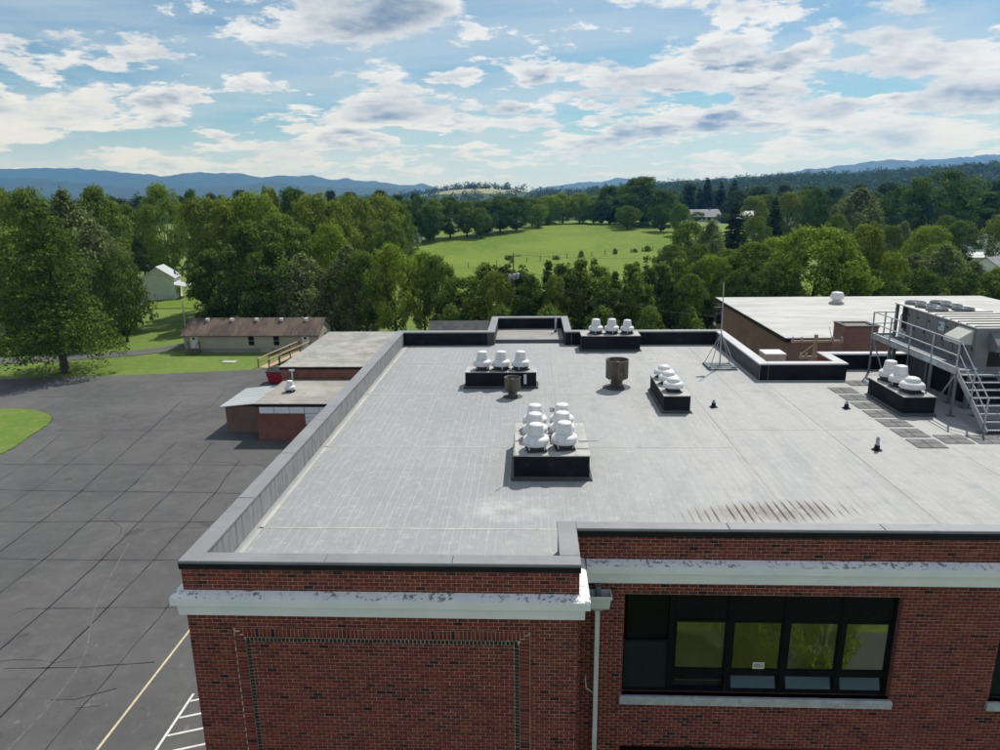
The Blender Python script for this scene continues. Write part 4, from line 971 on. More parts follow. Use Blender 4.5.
for z in (RZ+.022, RZ-.45): wpart(cw, 'rail', MB().tube((DX0-.024, DY0, z), (DX0-.024, DY1-.02, z), .024, n=8).tube((DX0-.024, DY1-.02, z), (DX1, DY1-.02, z), .024, n=8), 'galvanised')
wpart(cw, 'brace', MB().bar((DX0+.02, DY1-.1, DZ-.2), (DX0+.02, DY1-1.4, ROOF+.1), .04, .04).bar((DX0+.02, DY0+.1, DZ-.2), (DX0+.02, DY0+1.1, ROOF+.1), .04, .04).bar((DX0+.02, DY1-.05, DZ-.9), (DX1, DY1-.05, DZ-.9), .04, .04), 'galvanised')
wpart(cw, 'marker_strip', MB().box(DX0-.008, DX0-.001, DY0+1.2, DY0+2.1, DZ-.12, DZ+.04), 'rust_strip' if 'rust_strip' in M else 'label_blue')
SW_ = 1.35; SX0, SX1 = DX0, DX0+SW_; nst = 8; FY = DY0-1.95
for sx in (SX0+.02, SX1-.02):
    wpart(cw, 'stringer', MB().bar((sx, DY0, DZ-.08), (sx, FY, ROOF+.06), .04, .2), 'galvanised')
    for dz in (.97, .52): wpart(cw, 'stair_rail', MB().tube((sx, DY0, DZ+dz), (sx, FY+.12, ROOF+.18+dz-.04), .021, n=8), 'galvanised')
    wpart(cw, 'stair_post', MB().box(sx-.02, sx+.02, FY+.14, FY+.18, ROOF+.15, ROOF+1.12), 'galvanised')
    wpart(cw, 'stair_post', MB().box(sx-.02, sx+.02, DY0-.95, DY0-.91, ROOF+.75, ROOF+1.92), 'galvanised')
for k in range(nst):
    f = (k+.5)/nst; y = DY0-f*1.95; z = DZ-(f)*(DZ-ROOF-.06)
    tr = wpart(cw, 'tread', MB().box(SX0+.045, SX1-.045, y-.14, y+.12, z-.03, z), 'galv_dark')
    nz = MB()
    for q in range(14): nz.box(SX0+.08+q*.088, SX0+.125+q*.088, y-.150, y-.128, z-.025, z+.006)
    wpart(cw, 'nosing', nz, 'galvanised', tr, kind='stuff')
wpart(cw, 'foot_pad', MB().box(SX0-.15, SX1+.1, FY-.2, FY+.3, ROOF+.004, ROOF+.03), 'pad_rubber')
# ------------------------------------------------------------------ neighbouring wings and buildings
def flat_wing(name, label, x0, x1, y0, y1, z, roofmat, wallmat, fascia='dark_flange', over=.12):
    t = thing(name, label, 'building', ((x0+x1)/2, (y0+y1)/2, 0))
    wpart(t, 'wall', MB().box(x0, x1, y0, y1, -.2, z-.26), wallmat)
    wpart(t, 'fascia', MB().box(x0-over, x1+over, y0-over, y1+over, z-.255, z-.012), fascia)
    rf = wpart(t, 'roof', MB().bbox(x0-over-.02, x1+over+.02, y0-over-.02, y1+over+.02, z-.01, z+.03, .01), roofmat)
    return t, rf
wa, wa_r = flat_wing('low_brick_wing', 'low brick wing with white panel band and stained flat roof beside the parking lot', -23.4, -8.0, 56.4, 64.0, Z(-17.19), 'roof_dirty', 'brick_far')
for k in range(5): wpart(wa, 'white_panel', MB().box(-23.1+k*1.3, -21.85+k*1.3, 56.30, 56.395, Z(-18.02), Z(-17.47)), 'siding_white')
for k in range(3): wpart(wa, 'window', MB().box(-19.2, -15.5, 56.34, 56.39, Z(-19.0)+k*.32, Z(-18.72)+k*.32), 'siding_white')
t = thing('exhaust_fan', 'single white fan on the stained roof of the low brick wing', 'fan', (-21.6, 60.0, Z(-17.15))); t.scale = (1.35,)*3
for n_, me_, m_ in [(c.name.split('.')[0], c.data, None) for c in fanA.children]:
    link(n_, me_, None, t)
sh = thing('brick_shed', 'small brown lean-to shed with pale metal roof against the low wing', 'shed', (-25.4, 61, 0))
wpart(sh, 'wall', MB().box(-27.0, -23.43, 58.4, 63.6, -.1, Z(-18.05)), 'brick_tan')
rr = MB(); rr.add([(-27.35,58.05,Z(-18.04)),(-23.42,58.05,Z(-17.66)),(-23.42,64.1,Z(-17.66)),(-27.35,64.1,Z(-18.04)),(-27.35,58.05,Z(-17.98)),(-23.42,58.05,Z(-17.60)),(-23.42,64.1,Z(-17.60)),(-27.35,64.1,Z(-17.98))], [(3,2,1,0),(4,5,6,7),(0,1,5,4),(1,2,6,5),(2,3,7,6),(3,0,4,7)])
sr = wpart(sh, 'roof', rr, 'metal_roof')
for k in range(9):
    y = 58.3+k*.7; wpart(sh, 'roof_rib', MB().bar((-27.33, y, Z(-17.972)), (-23.45, y, Z(-17.592)), .04, .03), 'metal_roof', sr)
wb, wb_r = flat_wing('flat_roofed_wing', 'long flat-roofed brick wing behind the low wing, pale grey roof', -24.0, -8.0, 64.6, 81.7, Z(-16.0), 'roof_grey', 'brick_far')
wpart(wb, 'downspout', MB().box(-22.9,-22.78,64.30,64.44,Z(-17.9),Z(-16.35)).box(-23.1,-22.58,64.26,64.46,Z(-16.36),Z(-16.2)), 'painted_white')
# red container and dark post by the wing
t = thing('waste_container', 'small red waste container with black lid by the brick wing', 'container', (-28.6, 75.6, 0.03))
link('body', MB().add([(-.75,-.6,.1),(.75,-.6,.1),(.75,.6,.1),(-.75,.6,.1),(-.95,-.75,1.25),(.95,-.75,1.25),(.95,.75,1.25),(-.95,.75,1.25)], [(3,2,1,0),(0,1,5,4),(1,2,6,5),(2,3,7,6),(3,0,4,7)]).mesh('body'), M['red_paint'], t)
link('lid', MB().add([(-1,-.8,1.25),(1,-.8,1.25),(1,.8,1.5),(-1,.8,1.5),(-1,-.8,1.32),(1,-.8,1.32),(1,.8,1.57),(-1,.8,1.57)], [(3,2,1,0),(4,5,6,7),(0,1,5,4),(1,2,6,5),(2,3,7,6),(3,0,4,7)]).mesh('lid'), M['black_paint'], t)
link('rib', MB().box(-.92,.92,-.83,-.76,.9,1.0).box(-.85,.85,-.76,-.70,.5,.58).mesh('rib'), M['red_paint'], t)
for q in ((-.6,-.5),(.6,-.5),(.6,.5),(-.6,.5)): link('wheel', MB().tube((q[0]-.04,q[1],.08),(q[0]+.04,q[1],.08),.08,n=10).mesh('wheel'), M['black_paint'], t)
t = thing('dark_post', 'dark steel post with cap standing by the red container', 'post', (-28.9, 77.6, 0.03))
link('shaft', MB().tube((0,0,0),(0,0,2.3),.09,n=8).mesh('shaft'), M['black_paint'], t); link('cap', MB().lathe([(.13,2.3),(.13,2.36),(0,2.42)],10).mesh('cap'), M['black_paint'], t)
t = thing('manhole_slab', 'small pale concrete slab in the lawn by the ramp', 'slab', (-38.2, 85.2, 0)); link('slab', MB().bbox(-.85,.85,-.55,.55,-.05,.12,.03).mesh('slab'), M['curb_top'], t)

# modular classroom
mc = thing('modular_classroom', 'long beige modular classroom with rusty brown roof on the lawn', 'building', (-37, 93, 0))
MX0, MX1, MY0, MY1 = -46.4, -28.2, 90.5, 96.6; EZ, RG = Z(-18.0), Z(-16.35)
wpart(mc, 'skirt', MB().box(MX0+.05, MX1-.05, MY0+.05, MY1-.05, -.1, .62), 'skirt_grey')
w = MB().box(MX0, MX1, MY0, MY1, .62, EZ); ym = (MY0+MY1)/2
for x in (MX0, MX1): w.add([(x,MY0,EZ),(x,MY1,EZ),(x,ym,RG-.08)], [(0,1,2) if x == MX1 else (2,1,0)])
wl = wpart(mc, 'wall', w, 'siding_beige')
for k in range(30):
    x = MX0+.3+k*.6; wpart(mc, 'batten', MB().box(x-.02, x+.02, MY0-.018, MY0-.002, .62, EZ-.06), 'siding_beige', wl)
rf = MB(); s0 = (RG-EZ)/(ym-MY0)
for sy in (0, 1):
    ya, za = (MY0-.35, EZ-.35*s0) if sy == 0 else (MY1+.35, EZ-.35*s0)
    a = [(MX0-.3,ya,za),(MX1+.3,ya,za),(MX1+.3,ym,RG),(MX0-.3,ym,RG)]; b = [(p[0],p[1],p[2]+.10) for p in a]
    rf.add(a+b, [(3,2,1,0),(4,5,6,7),(0,1,5,4),(1,2,6,5),(3,0,4,7)] if sy == 0 else [(0,1,2,3),(7,6,5,4),(4,5,1,0),(5,6,2,1),(7,4,0,3)])
mr = wpart(mc, 'roof', rf, 'rusty_roof')
for k in range(5):
    x = -44.0+k*3.4; z = RG-.45*s0
    wpart(mc, 'roof_vent', MB().box(x-.2, x+.2, ym-.75, ym-.45, z-.05, z+.32).add([(x-.24,ym-.8,z+.32),(x+.24,ym-.8,z+.32),(x+.24,ym-.4,z+.38),(x-.24,ym-.4,z+.38)], [(0,1,2,3)]), 'white_metal', mr)
def mdoor(x):
    d = wpart(mc, 'door', MB().box(x, x+.98, MY0-.06, MY0-.004, .66, 2.40), 'door_white'); wpart(mc, 'door_window', MB().box(x+.30, x+.62, MY0-.075, MY0-.061, 1.85, 2.15), 'glass_dark', d); wpart(mc, 'handle', MB().box(x+.82, x+.88, MY0-.1, MY0-.061, 1.4, 1.5), 'black_paint', d)
mdoor(-45.5); mdoor(-30.4)
for x in (-37.6, -34.2):
    f = wpart(mc, 'window', MB().box(x-.06, x+.80, MY0-.05, MY0-.004, 1.0, 2.32), 'siding_beige'); wpart(mc, 'pane', MB().box(x, x+.74, MY0-.062, MY0-.051, 1.06, 2.26), 'glass_dark', f); wpart(mc, 'meeting_rail', MB().box(x, x+.74, MY0-.07, MY0-.063, 1.64, 1.69), 'siding_beige', f)
wpart(mc, 'window', MB().box(MX1+.004, MX1+.05, 93.4, 94.1, 1.1, 2.1), 'glass_dark')
wpart(mc, 'skirt_hatch', MB().box(-36.1, -34.6, MY0-.0, MY0+.045, .05, .55), 'siding_beige')
st = thing('wooden_steps', 'dark railed steps at the left door of the modular classroom', 'steps', (-45, 89.6, 0))
for k in range(3): wpart(st, 'tread', MB().box(-45.7, -44.3, 89.3+k*.3, 89.62+k*.3, .15+k*.18, .2+k*.18), 'pole_wood')
wpart(st, 'landing', MB().box(-45.8, -44.2, 90.2-.05, 90.43, .60, .66), 'pole_wood')
for x in (-45.75, -44.25):
    for y, z in ((89.3, 1.2), (90.3, 1.65)): wpart(st, 'post', MB().box(x-.05, x+.05, y-.05, y+.05, 0, z), 'pole_wood')
    wpart(st, 'rail', MB().bar((x, 89.3, 1.2), (x, 90.3, 1.65), .06, .1), 'pole_wood'); 
# ramp
rp = thing('access_ramp', 'wooden access ramp with pale handrail leading to the modular classroom', 'ramp', (-32, 86, 0))
A, B_ = Vector((-32.6, 82.2, .05)), Vector((-29.9, 89.9, .66)); dv = (B_-A).normalized(); sd = Vector((-dv.y, dv.x, 0)).normalized()
for k in range(28):
    a = A+(B_-A)*(k/28); b = A+(B_-A)*((k+.93)/28)
    wpart(rp, 'plank', MB().add([a-sd*.75, b-sd*.75, b+sd*.75, a+sd*.75, a-sd*.75-Vector((0,0,.05)), b-sd*.75-Vector((0,0,.05)), b+sd*.75-Vector((0,0,.05)), a+sd*.75-Vector((0,0,.05))], [(0,1,2,3),(7,6,5,4),(4,5,1,0),(5,6,2,1),(6,7,3,2),(7,4,0,3)]), 'wood')
for sgn in (-1, 1):
    for k in range(5):
        p = A+(B_-A)*(k/4)+sd*(.80*sgn); wpart(rp, 'post', MB().box(p.x-.06, p.x+.06, p.y-.06, p.y+.06, 0, p.z+1.0), 'pole_wood')
    o = sd*(.80*sgn)
    wpart(rp, 'handrail', MB().bar(A+o+Vector((0,0,1.05)), B_+o+Vector((0,0,1.05)), .16, .09), 'wood', label='pale weathered handrail'); wpart(rp, 'mid_rail', MB().bar(A+o+Vector((0,0,.55)), B_+o+Vector((0,0,.55)), .05, .12), 'wood')
wpart(rp, 'landing', MB().box(-31.2, -29.0, 89.92, 90.43, .55, .64), 'wood')

# gabled houses
def gable_house(name, label, x, y, w, d, h, rise, wallm, roofm, rz=0.0, group=None, windows=2, porch=False, door=True, chimney=False, cat='house'):
    z0 = float(terrain(x, y)); t = thing(name, label, cat, (x, y, z0-.05), group, rz)
    wl = MB().box(-w/2, w/2, -d/2, d/2, -.6, h)
    for s in (-1, 1): wl.add([(s*w/2,-d/2,h),(s*w/2,d/2,h),(s*w/2,0,h+rise-.06)], [(0,1,2) if s > 0 else (2,1,0)])
    link('wall', wl.mesh('wall'), M[wallm], t)
    r = MB(); sl = rise/(d/2); ov = .4
    for s in (-1, 1):
        a = [(-w/2-.3, s*(d/2+ov), h-ov*sl), (w/2+.3, s*(d/2+ov), h-ov*sl), (w/2+.3, 0, h+rise), (-w/2-.3, 0, h+rise)]; b = [(p[0],p[1],p[2]+.12) for p in a]
        r.add(a+b, [(3,2,1,0),(4,5,6,7),(0,1,5,4),(1,2,6,5),(3,0,4,7)] if s < 0 else [(0,1,2,3),(7,6,5,4),(4,5,1,0),(5,6,2,1),(7,4,0,3)])
    ro = link('roof', r.mesh('roof'), M[roofm], t)
    if chimney: link('chimney', MB().box(w*.2, w*.2+.6, -.3, .3, h+rise*.5, h+rise+.9).mesh('chimney'), M['house_brick'], ro)
    for k in range(windows):
        xx = -w/2+w*(k+1)/(windows+1)
        f = link('window', MB().box(xx-.5, xx+.5, -d/2-.05, -d/2-.004, 1.0, 2.2).mesh('window'), M['door_white'], t); link('pane', MB().box(xx-.42, xx+.42, -d/2-.07, -d/2-.052, 1.08, 2.12).mesh('pane'), M['glass_dark'], f)
    if door:
        link('door', MB().box(w*.02, w*.02+.95, -d/2-.06, -d/2-.004, .05, 2.1).mesh('door'), M['pole_wood'], t)
    if porch:
        p = link('porch_roof', MB().add([(-w/2,-d/2-2.2,2.5),(w/2,-d/2-2.2,2.5),(w/2,-d/2-.01,3.0),(-w/2,-d/2-.01,3.0),(-w/2,-d/2-2.2,2.6),(w/2,-d/2-2.2,2.6),(w/2,-d/2-.01,3.1),(-w/2,-d/2-.01,3.1)], [(3,2,1,0),(4,5,6,7),(0,1,5,4),(1,2,6,5),(3,0,4,7)]).mesh('porch_roof'), M[roofm], t)
        for s in (-1, 1): link('porch_post', MB().box(s*(w/2-.15)-.07, s*(w/2-.15)+.07, -d/2-2.1, -d/2-1.96, -.5, 2.5).mesh('porch_post'), M['door_white'], t)
    return t
wh = gable_house('white_house', 'white two-storey house with pale metal roof among the left trees', -75.6, 141.5, 5.2, 6.0, 4.6, 2.1, 'siding_white', 'metal_roof', R_(90+12), windows=2, porch=True)
gable_house('dark_roofed_shed', 'low shed with dark shingle roof just beyond the back parapet', -9.2, 89, 7.0, 5.0, 2.9, 1.55, 'siding_white', 'shingle_grey', 0.0, windows=3, cat='shed')
gable_house('ranch_house', 'long low pale ranch house between the pasture and the tall pines', 83, 352, 14, 9, 3.2, 2.6, 'siding_white', 'shingle_light', R_(8), windows=4, porch=True, chimney=True)
gable_house('grey_house', 'grey roofed house half hidden right of the pines', 97.7, 270, 10, 8, 3.4, 2.8, 'siding_white', 'shingle_light', R_(-20), windows=2)
gable_house('white_cottage', 'little white cottage left of the round bright tree', 98, 330, 9, 8, 3.6, 3.0, 'siding_white', 'metal_roof', R_(20), windows=1)
gable_house('brick_house', 'brick house with grey roof among the right hand trees', 128, 250, 11, 9, 3.0, 2.6, 'house_brick', 'shingle_light', R_(15), windows=2, chimney=True)
gable_house('tan_house', 'tan roofed house at the far right above the bushes', 159, 260, 14, 9, 3.4, 2.8, 'siding_beige', 'roof_dirty', R_(-5), windows=3)
gable_house('blue_grey_house', 'blue-grey roofed house below the tan roof at far right', 132, 215, 9, 9, 3.2, 2.8, 'siding_white', 'shingle_light', R_(70), windows=2)
gable_house('white_long_shed', 'long white-roofed shed at the right edge beyond the hedge trees', 112.6, 180, 13, 5, 3.2, .9, 'siding_white', 'metal_roof', R_(4), windows=3, cat='shed')
gable_house('edge_house', 'house with slate grey roof cut by the right edge', 102, 160, 9, 7, 3.0, 2.2, 'siding_white', 'shingle_light', R_(30), windows=2)
gable_house('field_barn', 'small white shed under the dark trees on the left side of the pasture', -17, 262, 6, 4, 2.2, 1.0, 'siding_white', 'metal_roof', R_(10), windows=1, cat='shed')
gable_house('field_shed', 'tiny white shed in the tree line at the pasture corner', -38, 236, 3.2, 3, 2.2, .8, 'siding_white', 'metal_roof', 0, windows=1, cat='shed')

# brick gymnasium on the right
gy, gy_r = flat_wing('gymnasium', 'brown brick gymnasium with a wide white flat roof at right', 14.95, 35.4, 41.1, 57.0, Z(-8.5), 'roof_white', 'brick_tan')
for x, y in ((22.9, 53.6),):
    t = thing('roof_ventilator', 'white round ventilator on the gymnasium roof', 'ventilator', (x, y, Z(-8.46))); t.scale = (.72, .72, .8)
    link('base', MB().lathe([(.75,0),(.75,.10),(.55,.16)],20).mesh('base'), M['curb_top'], t); link('hood', MB().lathe([(.45,.14),(.45,.4),(.62,.45),(.68,.62),(.64,.8),(.55,.9)],22).mesh('hood'), M['fan_paint'], t); link('cap', MB().lathe([(.58,.86),(.60,.95),(.5,1.05),(.2,1.1),(0,1.1)],22).mesh('cap'), M['white_metal'], t)
cr, cr_r = flat_wing('connecting_block', 'low connecting block between the school and the gymnasium', 10.4, 24.0, 31.2, 40.8, Z(-11.0), 'roof_grey', 'brick_tan')
bx = thing('brick_flue', 'brown brick flue stack in front of the gymnasium', 'chimney', (16.8, 36.6, Z(-11)))
b_ = MB(); X0, X1, Y0, Y1, ZT = 15.97, 17.62, 36.0, 37.4, Z(-6.85)
b_.box(X0, X1, Y0, Y1, Z(-11), ZT-.08); wpart(bx, 'shaft', b_, 'brick_tan')
c_ = MB(); c_.box(X0-.03, X1+.03, Y0-.03, Y0+.2, ZT-.08, ZT).box(X0-.03, X1+.03, Y1-.2, Y1+.03, ZT-.08, ZT).box(X0-.03, X0+.2, Y0+.2, Y1-.2, ZT-.08, ZT).box(X1-.2, X1+.03, Y0+.2, Y1-.2, ZT-.08, ZT); wpart(bx, 'cap', c_, 'mid_flashing'); wpart(bx, 'opening', MB().box(X0+.2, X1-.2, Y0+.2, Y1-.2, ZT-.079, ZT-.06), 'rust_metal')
ac = thing('condenser_box', 'pale metal equipment box with bright top beside the gymnasium wall', 'equipment box', (12.25, 35.5, Z(-11)))
wpart(ac, 'cabinet', MB().box(11.75, 12.75, 35.0, 36.0, Z(-10.97), Z(-8.15)), 'tan_metal'); wpart(ac, 'lid', MB().bbox(11.72, 12.78, 34.97, 36.03, Z(-8.15), Z(-8.05), .02), 'white_metal'); wpart(ac, 'panel', MB().box(11.83, 12.67, 34.975, 34.998, Z(-10.5), Z(-8.35)), 'tan_metal')
wl_ = thing('wall_light', 'small box flood light high on the gymnasium side wall', 'light fixture', (14.8, 56, Z(-9.6))); wpart(wl_, 'housing', MB().box(14.55, 14.94, 55.4, 56.2, Z(-10.3), Z(-9.6)), 'black_paint'); wpart(wl_, 'lens', MB().box(14.52, 14.548, 55.5, 56.1, Z(-10.5), Z(-10.25)), 'white_metal')
# utility poles
def pole(name, x, y, top, label, arms=(), mat='pole_wood', r=.16, extra=None):
    z0 = float(terrain(x, y)); t = thing(name, label, 'utility pole', (x, y, z0), 'wooden utility poles')
    link('shaft', MB().tube((0,0,-.3),(0,0,top-z0),r,r*.65,10).mesh('shaft'), M[mat], t)
    for dz, L, rz in arms:
        c, s = math.cos(rz), math.sin(rz); a = link('crossarm', MB().bar((-L/2*c,-L/2*s-.16,top-z0-dz),(L/2*c,L/2*s-.16,top-z0-dz),.11,.13).mesh('crossarm'), M[mat], t)
        for k in (-.95,-.6,.6,.95): link('insulator', MB().lathe([(.05,.06),(.075,.1),(.06,.16),(.075,.2),(0,.26)],8,(k*L/2*c,k*L/2*s-.16,top-z0-dz)).mesh('insulator'), M['curb_top'], a)
    return t
p1 = pole('utility_pole', 14.55, 36.0, Z(-7.28), 'tan pole with crossarms rising between the school and the gymnasium', [(.32, 2.6, .03), (1.15, 1.6, .03)], 'pole_tan', .15)
link('brace', MB().bar((.0,-.2,Z(-8.35)), (-.75,-.2,Z(-8.95)), .04, .04).bar((-.1,-.2,Z(-7.7)), (-.8,-.2,Z(-8.3)), .04, .04).mesh('brace'), M['pole_tan'], p1)
for q in (.75, 1.15): link('wire_stub', MB().path([(q,-.16,Z(-7.5)),(q-.15,-.16,Z(-7.1)),(q-.2,-.16,Z(-6.85))],[.014]*3,5).mesh('wire_stub'), M['wire'], p1)
p2 = pole('utility_pole', -24.2, 106, Z(-12.2), 'lone pole with a lamp in front of the left trees', [], 'pole_wood', .14)
link('lamp', MB().lathe([(.05,0),(.18,.1),(.2,.45),(.1,.55),(0,.56)],10,(0,-.3,Z(-14.2))).mesh('lamp'), M['white_metal'], p2)
p3 = pole('utility_pole', -2.5, 100, Z(-8.4), 'tall pole with transformers standing in the tree row behind the roof', [(.4, 2.2, .1), (3.0, 1.8, .1)], 'pole_wood', .13)
for k, q in enumerate((-.5, .1, .6)): link('transformer', MB().lathe([(.22,0),(.25,.05),(.25,.75),(.18,.85),(0,.87)],12,(q,-.45,Z(-12.2)+.1*k)).mesh('transformer'), M['galvanised'], p3)
p4 = pole('utility_pole', -7.0, 104, Z(-12.6), 'short dark pole with a guy wire right of the shed roof', [], 'pole_wood', .13)
p5 = pole('utility_pole', 33.0, 112, Z(-9.3), 'slim pole in front of the right hand trees', [(.3, 2.2, .1)], 'pole_wood', .13)
p6 = pole('utility_pole', -52.3, 103, Z(-15.4), 'short pale pole behind the left end of the modular classroom', [], 'tan_metal', .12)
def cable(p0, p1, sag, label, r=.018, n=16):
    pts = []
    for k in range(n+1):
        f = k/n; p = Vector(p0).lerp(Vector(p1), f); p.z -= sag*4*f*(1-f); pts.append(p)
    o = MB().path(pts, [r]*(n+1), 5).build('cable', M['wire']); tag(o, label, 'cable', 'overhead cables')
cable((-2.3,99.9,Z(-8.6)), (33.2,112,Z(-9.5)), .8, 'upper overhead cable running right across the tree row', .02); cable((-1.6,99.9,Z(-11.3)), (33,112,Z(-11.0)), .9, 'lower overhead cable running right across the tree row', .022)
cable((-2.7,99.9,Z(-11.3)), (-7,104,Z(-12.7)), .9, 'thick drooping cable between the two poles behind the roof', .07); cable((-7,104,Z(-12.7)), (-11.5,97,Z(-19.5)), .1, 'slanting guy cable in front of the dark shed roof', .05)
cable((33.2,112,Z(-9.5)), (90,118,Z(-9.8)), 1.2, 'overhead cable in front of the round bright tree', .02); cable((-24.2,106,Z(-12.5)), (-2.8,100,Z(-11.6)), .7, 'thin cable from the lone lamp pole to the transformer pole', .014); cable((-24.2,106,Z(-12.4)), (-80,118,Z(-11.5)), 1.0, 'thin cable leading left from the lone lamp pole', .014)
cable((-1.4,99.8,Z(-11.4)), (15.5,56.5,Z(-10.0)), .9, 'service cable sloping from the pole to the gymnasium', .01)
# pasture fence: single posts with wire
def fence(pts, label, step):
    a, b = Vector(pts[0]), Vector(pts[-1]); t = thing('pasture_fence', label, 'fence', (a.x, a.y, float(terrain(a.x, a.y))))
    L = (b-a).length; n = int(L/step); prev = None
    for k in range(n+1):
        p = a.lerp(b, k/n); x, y = p.x+rng.uniform(-.3,.3), p.y+rng.uniform(-.3,.3); z = float(terrain(x, y))
        wpart(t, 'post', MB().tube((x,y,z-.2),(x+rng.uniform(-.08,.08),y,z+1.35),.10,n=6), 'pole_wood')
        if prev: wpart(t, 'wire', MB().tube((prev[0],prev[1],prev[2]+1.1),(x,y,z+1.1),.012,n=4,caps=False), 'wire')
        prev = (x, y, z)
fence([(-24, 180), (55, 222)], 'line of wooden posts crossing the pasture from left to right', 4.2); fence([(-38, 196), (-24, 180)], 'short broken run of fence posts at the left of the pasture', 4.0)
FENCE_BUSHES = [(7, 1.2, 2.4), (14, 2.0, 2.0), (24, 1.8, 1.6), (30, 1.2, 2.2), (34, 1.7, 3.2), (40, 1.3, 1.8), (47, 2.6, 2.2), (50, 1.2, 2.2)]
# picnic table and parked things near the white house
t = thing('picnic_table', 'small pale picnic table on the lawn under the dark tree', 'table', (-73.5, 122.5, 0), rz=.3)
link('top', MB().box(-.9,.9,-.4,.4,.70,.76).mesh('top'), M['tan_metal'], t)
for s in (-1, 1): link('bench', MB().box(-.9,.9,s*.75-.14,s*.75+.14,.42,.46).mesh('bench'), M['tan_metal'], t); link('leg', MB().bar((s*.6,-.7,0),(s*.6,.2,.7),.06,.06).bar((s*.6,.7,0),(s*.6,-.2,.7),.06,.06).mesh('leg'), M['tan_metal'], t)
# ------------------------------------------------------------------ trees
def leaf_quads(P, Nrm, size, rs, stretch=1.0):
    n = len(P); Nrm = Nrm/np.maximum(np.linalg.norm(Nrm, axis=1, keepdims=True), 1e-6)
    r = rs.normal(size=(n, 3)); T = np.cross(Nrm, r); T /= np.maximum(np.linalg.norm(T, axis=1, keepdims=True), 1e-6); B = np.cross(Nrm, T)
    s = (size*np.clip(rs.lognormal(-.12, .38, n), .4, 1.6))[:, None]; a = s*.5; b = s*.5*stretch
    bend = Nrm*s*0.18
    V = np.stack([P-T*a-bend, P-B*b*.62+T*a*.15, P+T*a-bend*.4, P+B*b*.62-T*a*.1], 1).reshape(-1, 3)
    return V, np.arange(n*4).reshape(n, 4)
def sph(rs, n):
    d = rs.normal(size=(n, 3)); return d/np.linalg.norm(d, axis=1, keepdims=True)
def crown_broad(seed, H, W, base, prof, ncl, nleaf, rc, leaf, droop=0.0, stretch=1.0):
    rs = np.random.RandomState(seed); Ps, Ns, cl = [], [], []
    lob = rs.uniform(0, 6.28, 4)
    for i in range(ncl):
        t = rs.uniform(0, 1)**0.85; ph = rs.uniform(0, 6.28)
        rad = prof(t)*W/2*(1+.16*math.sin(2*ph+lob[0]+3*t)+.12*math.sin(3*ph+lob[1]-5*t)+.08*math.sin(5*ph+lob[2]))
        q = rs.uniform(.25, 1)**.45; r_ = rc*rs.uniform(.65, 1.35)*W
        rho = max(rad-r_*.75, 0)*q
        z = base*H+t*(H*(1-base)-r_*.6)+rs.uniform(-.02, .02)*H
        c = np.array([rho*math.cos(ph), rho*math.sin(ph), z]); cl.append((c, r_))
        n = max(8, int(nleaf/ncl*(r_/(rc*W))**2)); d = sph(rs, n); out = c-np.array([0, 0, H*(base+(1-base)*.4)]); out = out/max(np.linalg.norm(out), .1)
        d = d+out*.35; d /= np.linalg.norm(d, axis=1, keepdims=True)
        k = rs.uniform(.5, 1.05, n)[:, None]**.5
        p = c+d*k*r_*np.array([1, 1, .72]); p += rs.normal(size=(n, 3))*r_*.10
        if droop: p[:, 2] -= droop*rs.uniform(0, 1, n)**2*r_*2.2*(np.abs(d[:, 2]) < .75)
        Ps.append(p); Ns.append(d*1.0+out*.35+rs.normal(size=(n, 3))*.5+np.array([0, 0, .30]))
    # loose sprigs that break the outline
    n = nleaf//14; idx = rs.randint(0, ncl, n); d = sph(rs, n); c = np.array([cl[i][0] for i in idx]); r_ = np.array([cl[i][1] for i in idx])
    Ps.append(c+d*(r_*rs.uniform(.95, 1.14, n))[:, None]); Ns.append(rs.normal(size=(n, 3)))
    V, F = leaf_quads(np.concatenate(Ps), np.concatenate(Ns), leaf, rs, stretch); return V, F, cl
def crown_conifer(seed, H, W, base, nlev, leaf, power=.85, dens=1.0):
    rs = np.random.RandomState(seed); Ps, Ns = [], []; cl = []
    for i in range(nlev):
        t = (i+rs.uniform(0, .8))/nlev; z = H*(base+(1-base)*t); L = W/2*(1-t)**power*rs.uniform(.75, 1.12)+.15; nb = int(7+5*(1-t))
        a0 = rs.uniform(0, 6.28)
        for b in range(nb):
            a = a0+b*6.283/nb+rs.uniform(-.25, .25); l = L*rs.uniform(.65, 1.1); n = int((16+60*(l/(W/2)))*dens)
            s = rs.uniform(.08, 1, n)**.75; dr = -0.28*l*s**1.6+.10*l*s+rs.normal(size=n)*.05*l
            w = rs.normal(size=n)*.16*l*(1.1-s*.6)
            p = np.stack([math.cos(a)*l*s-math.sin(a)*w, math.sin(a)*l*s+math.cos(a)*w, z+dr], 1); Ps.append(p)
            Ns.append(np.stack([np.full(n, math.cos(a)*.4), np.full(n, math.sin(a)*.4), np.full(n, .9)], 1)+rs.normal(size=(n, 3))*.45)
    V, F = leaf_quads(np.concatenate(Ps), np.concatenate(Ns), leaf, rs, 1.3); return V, F, cl
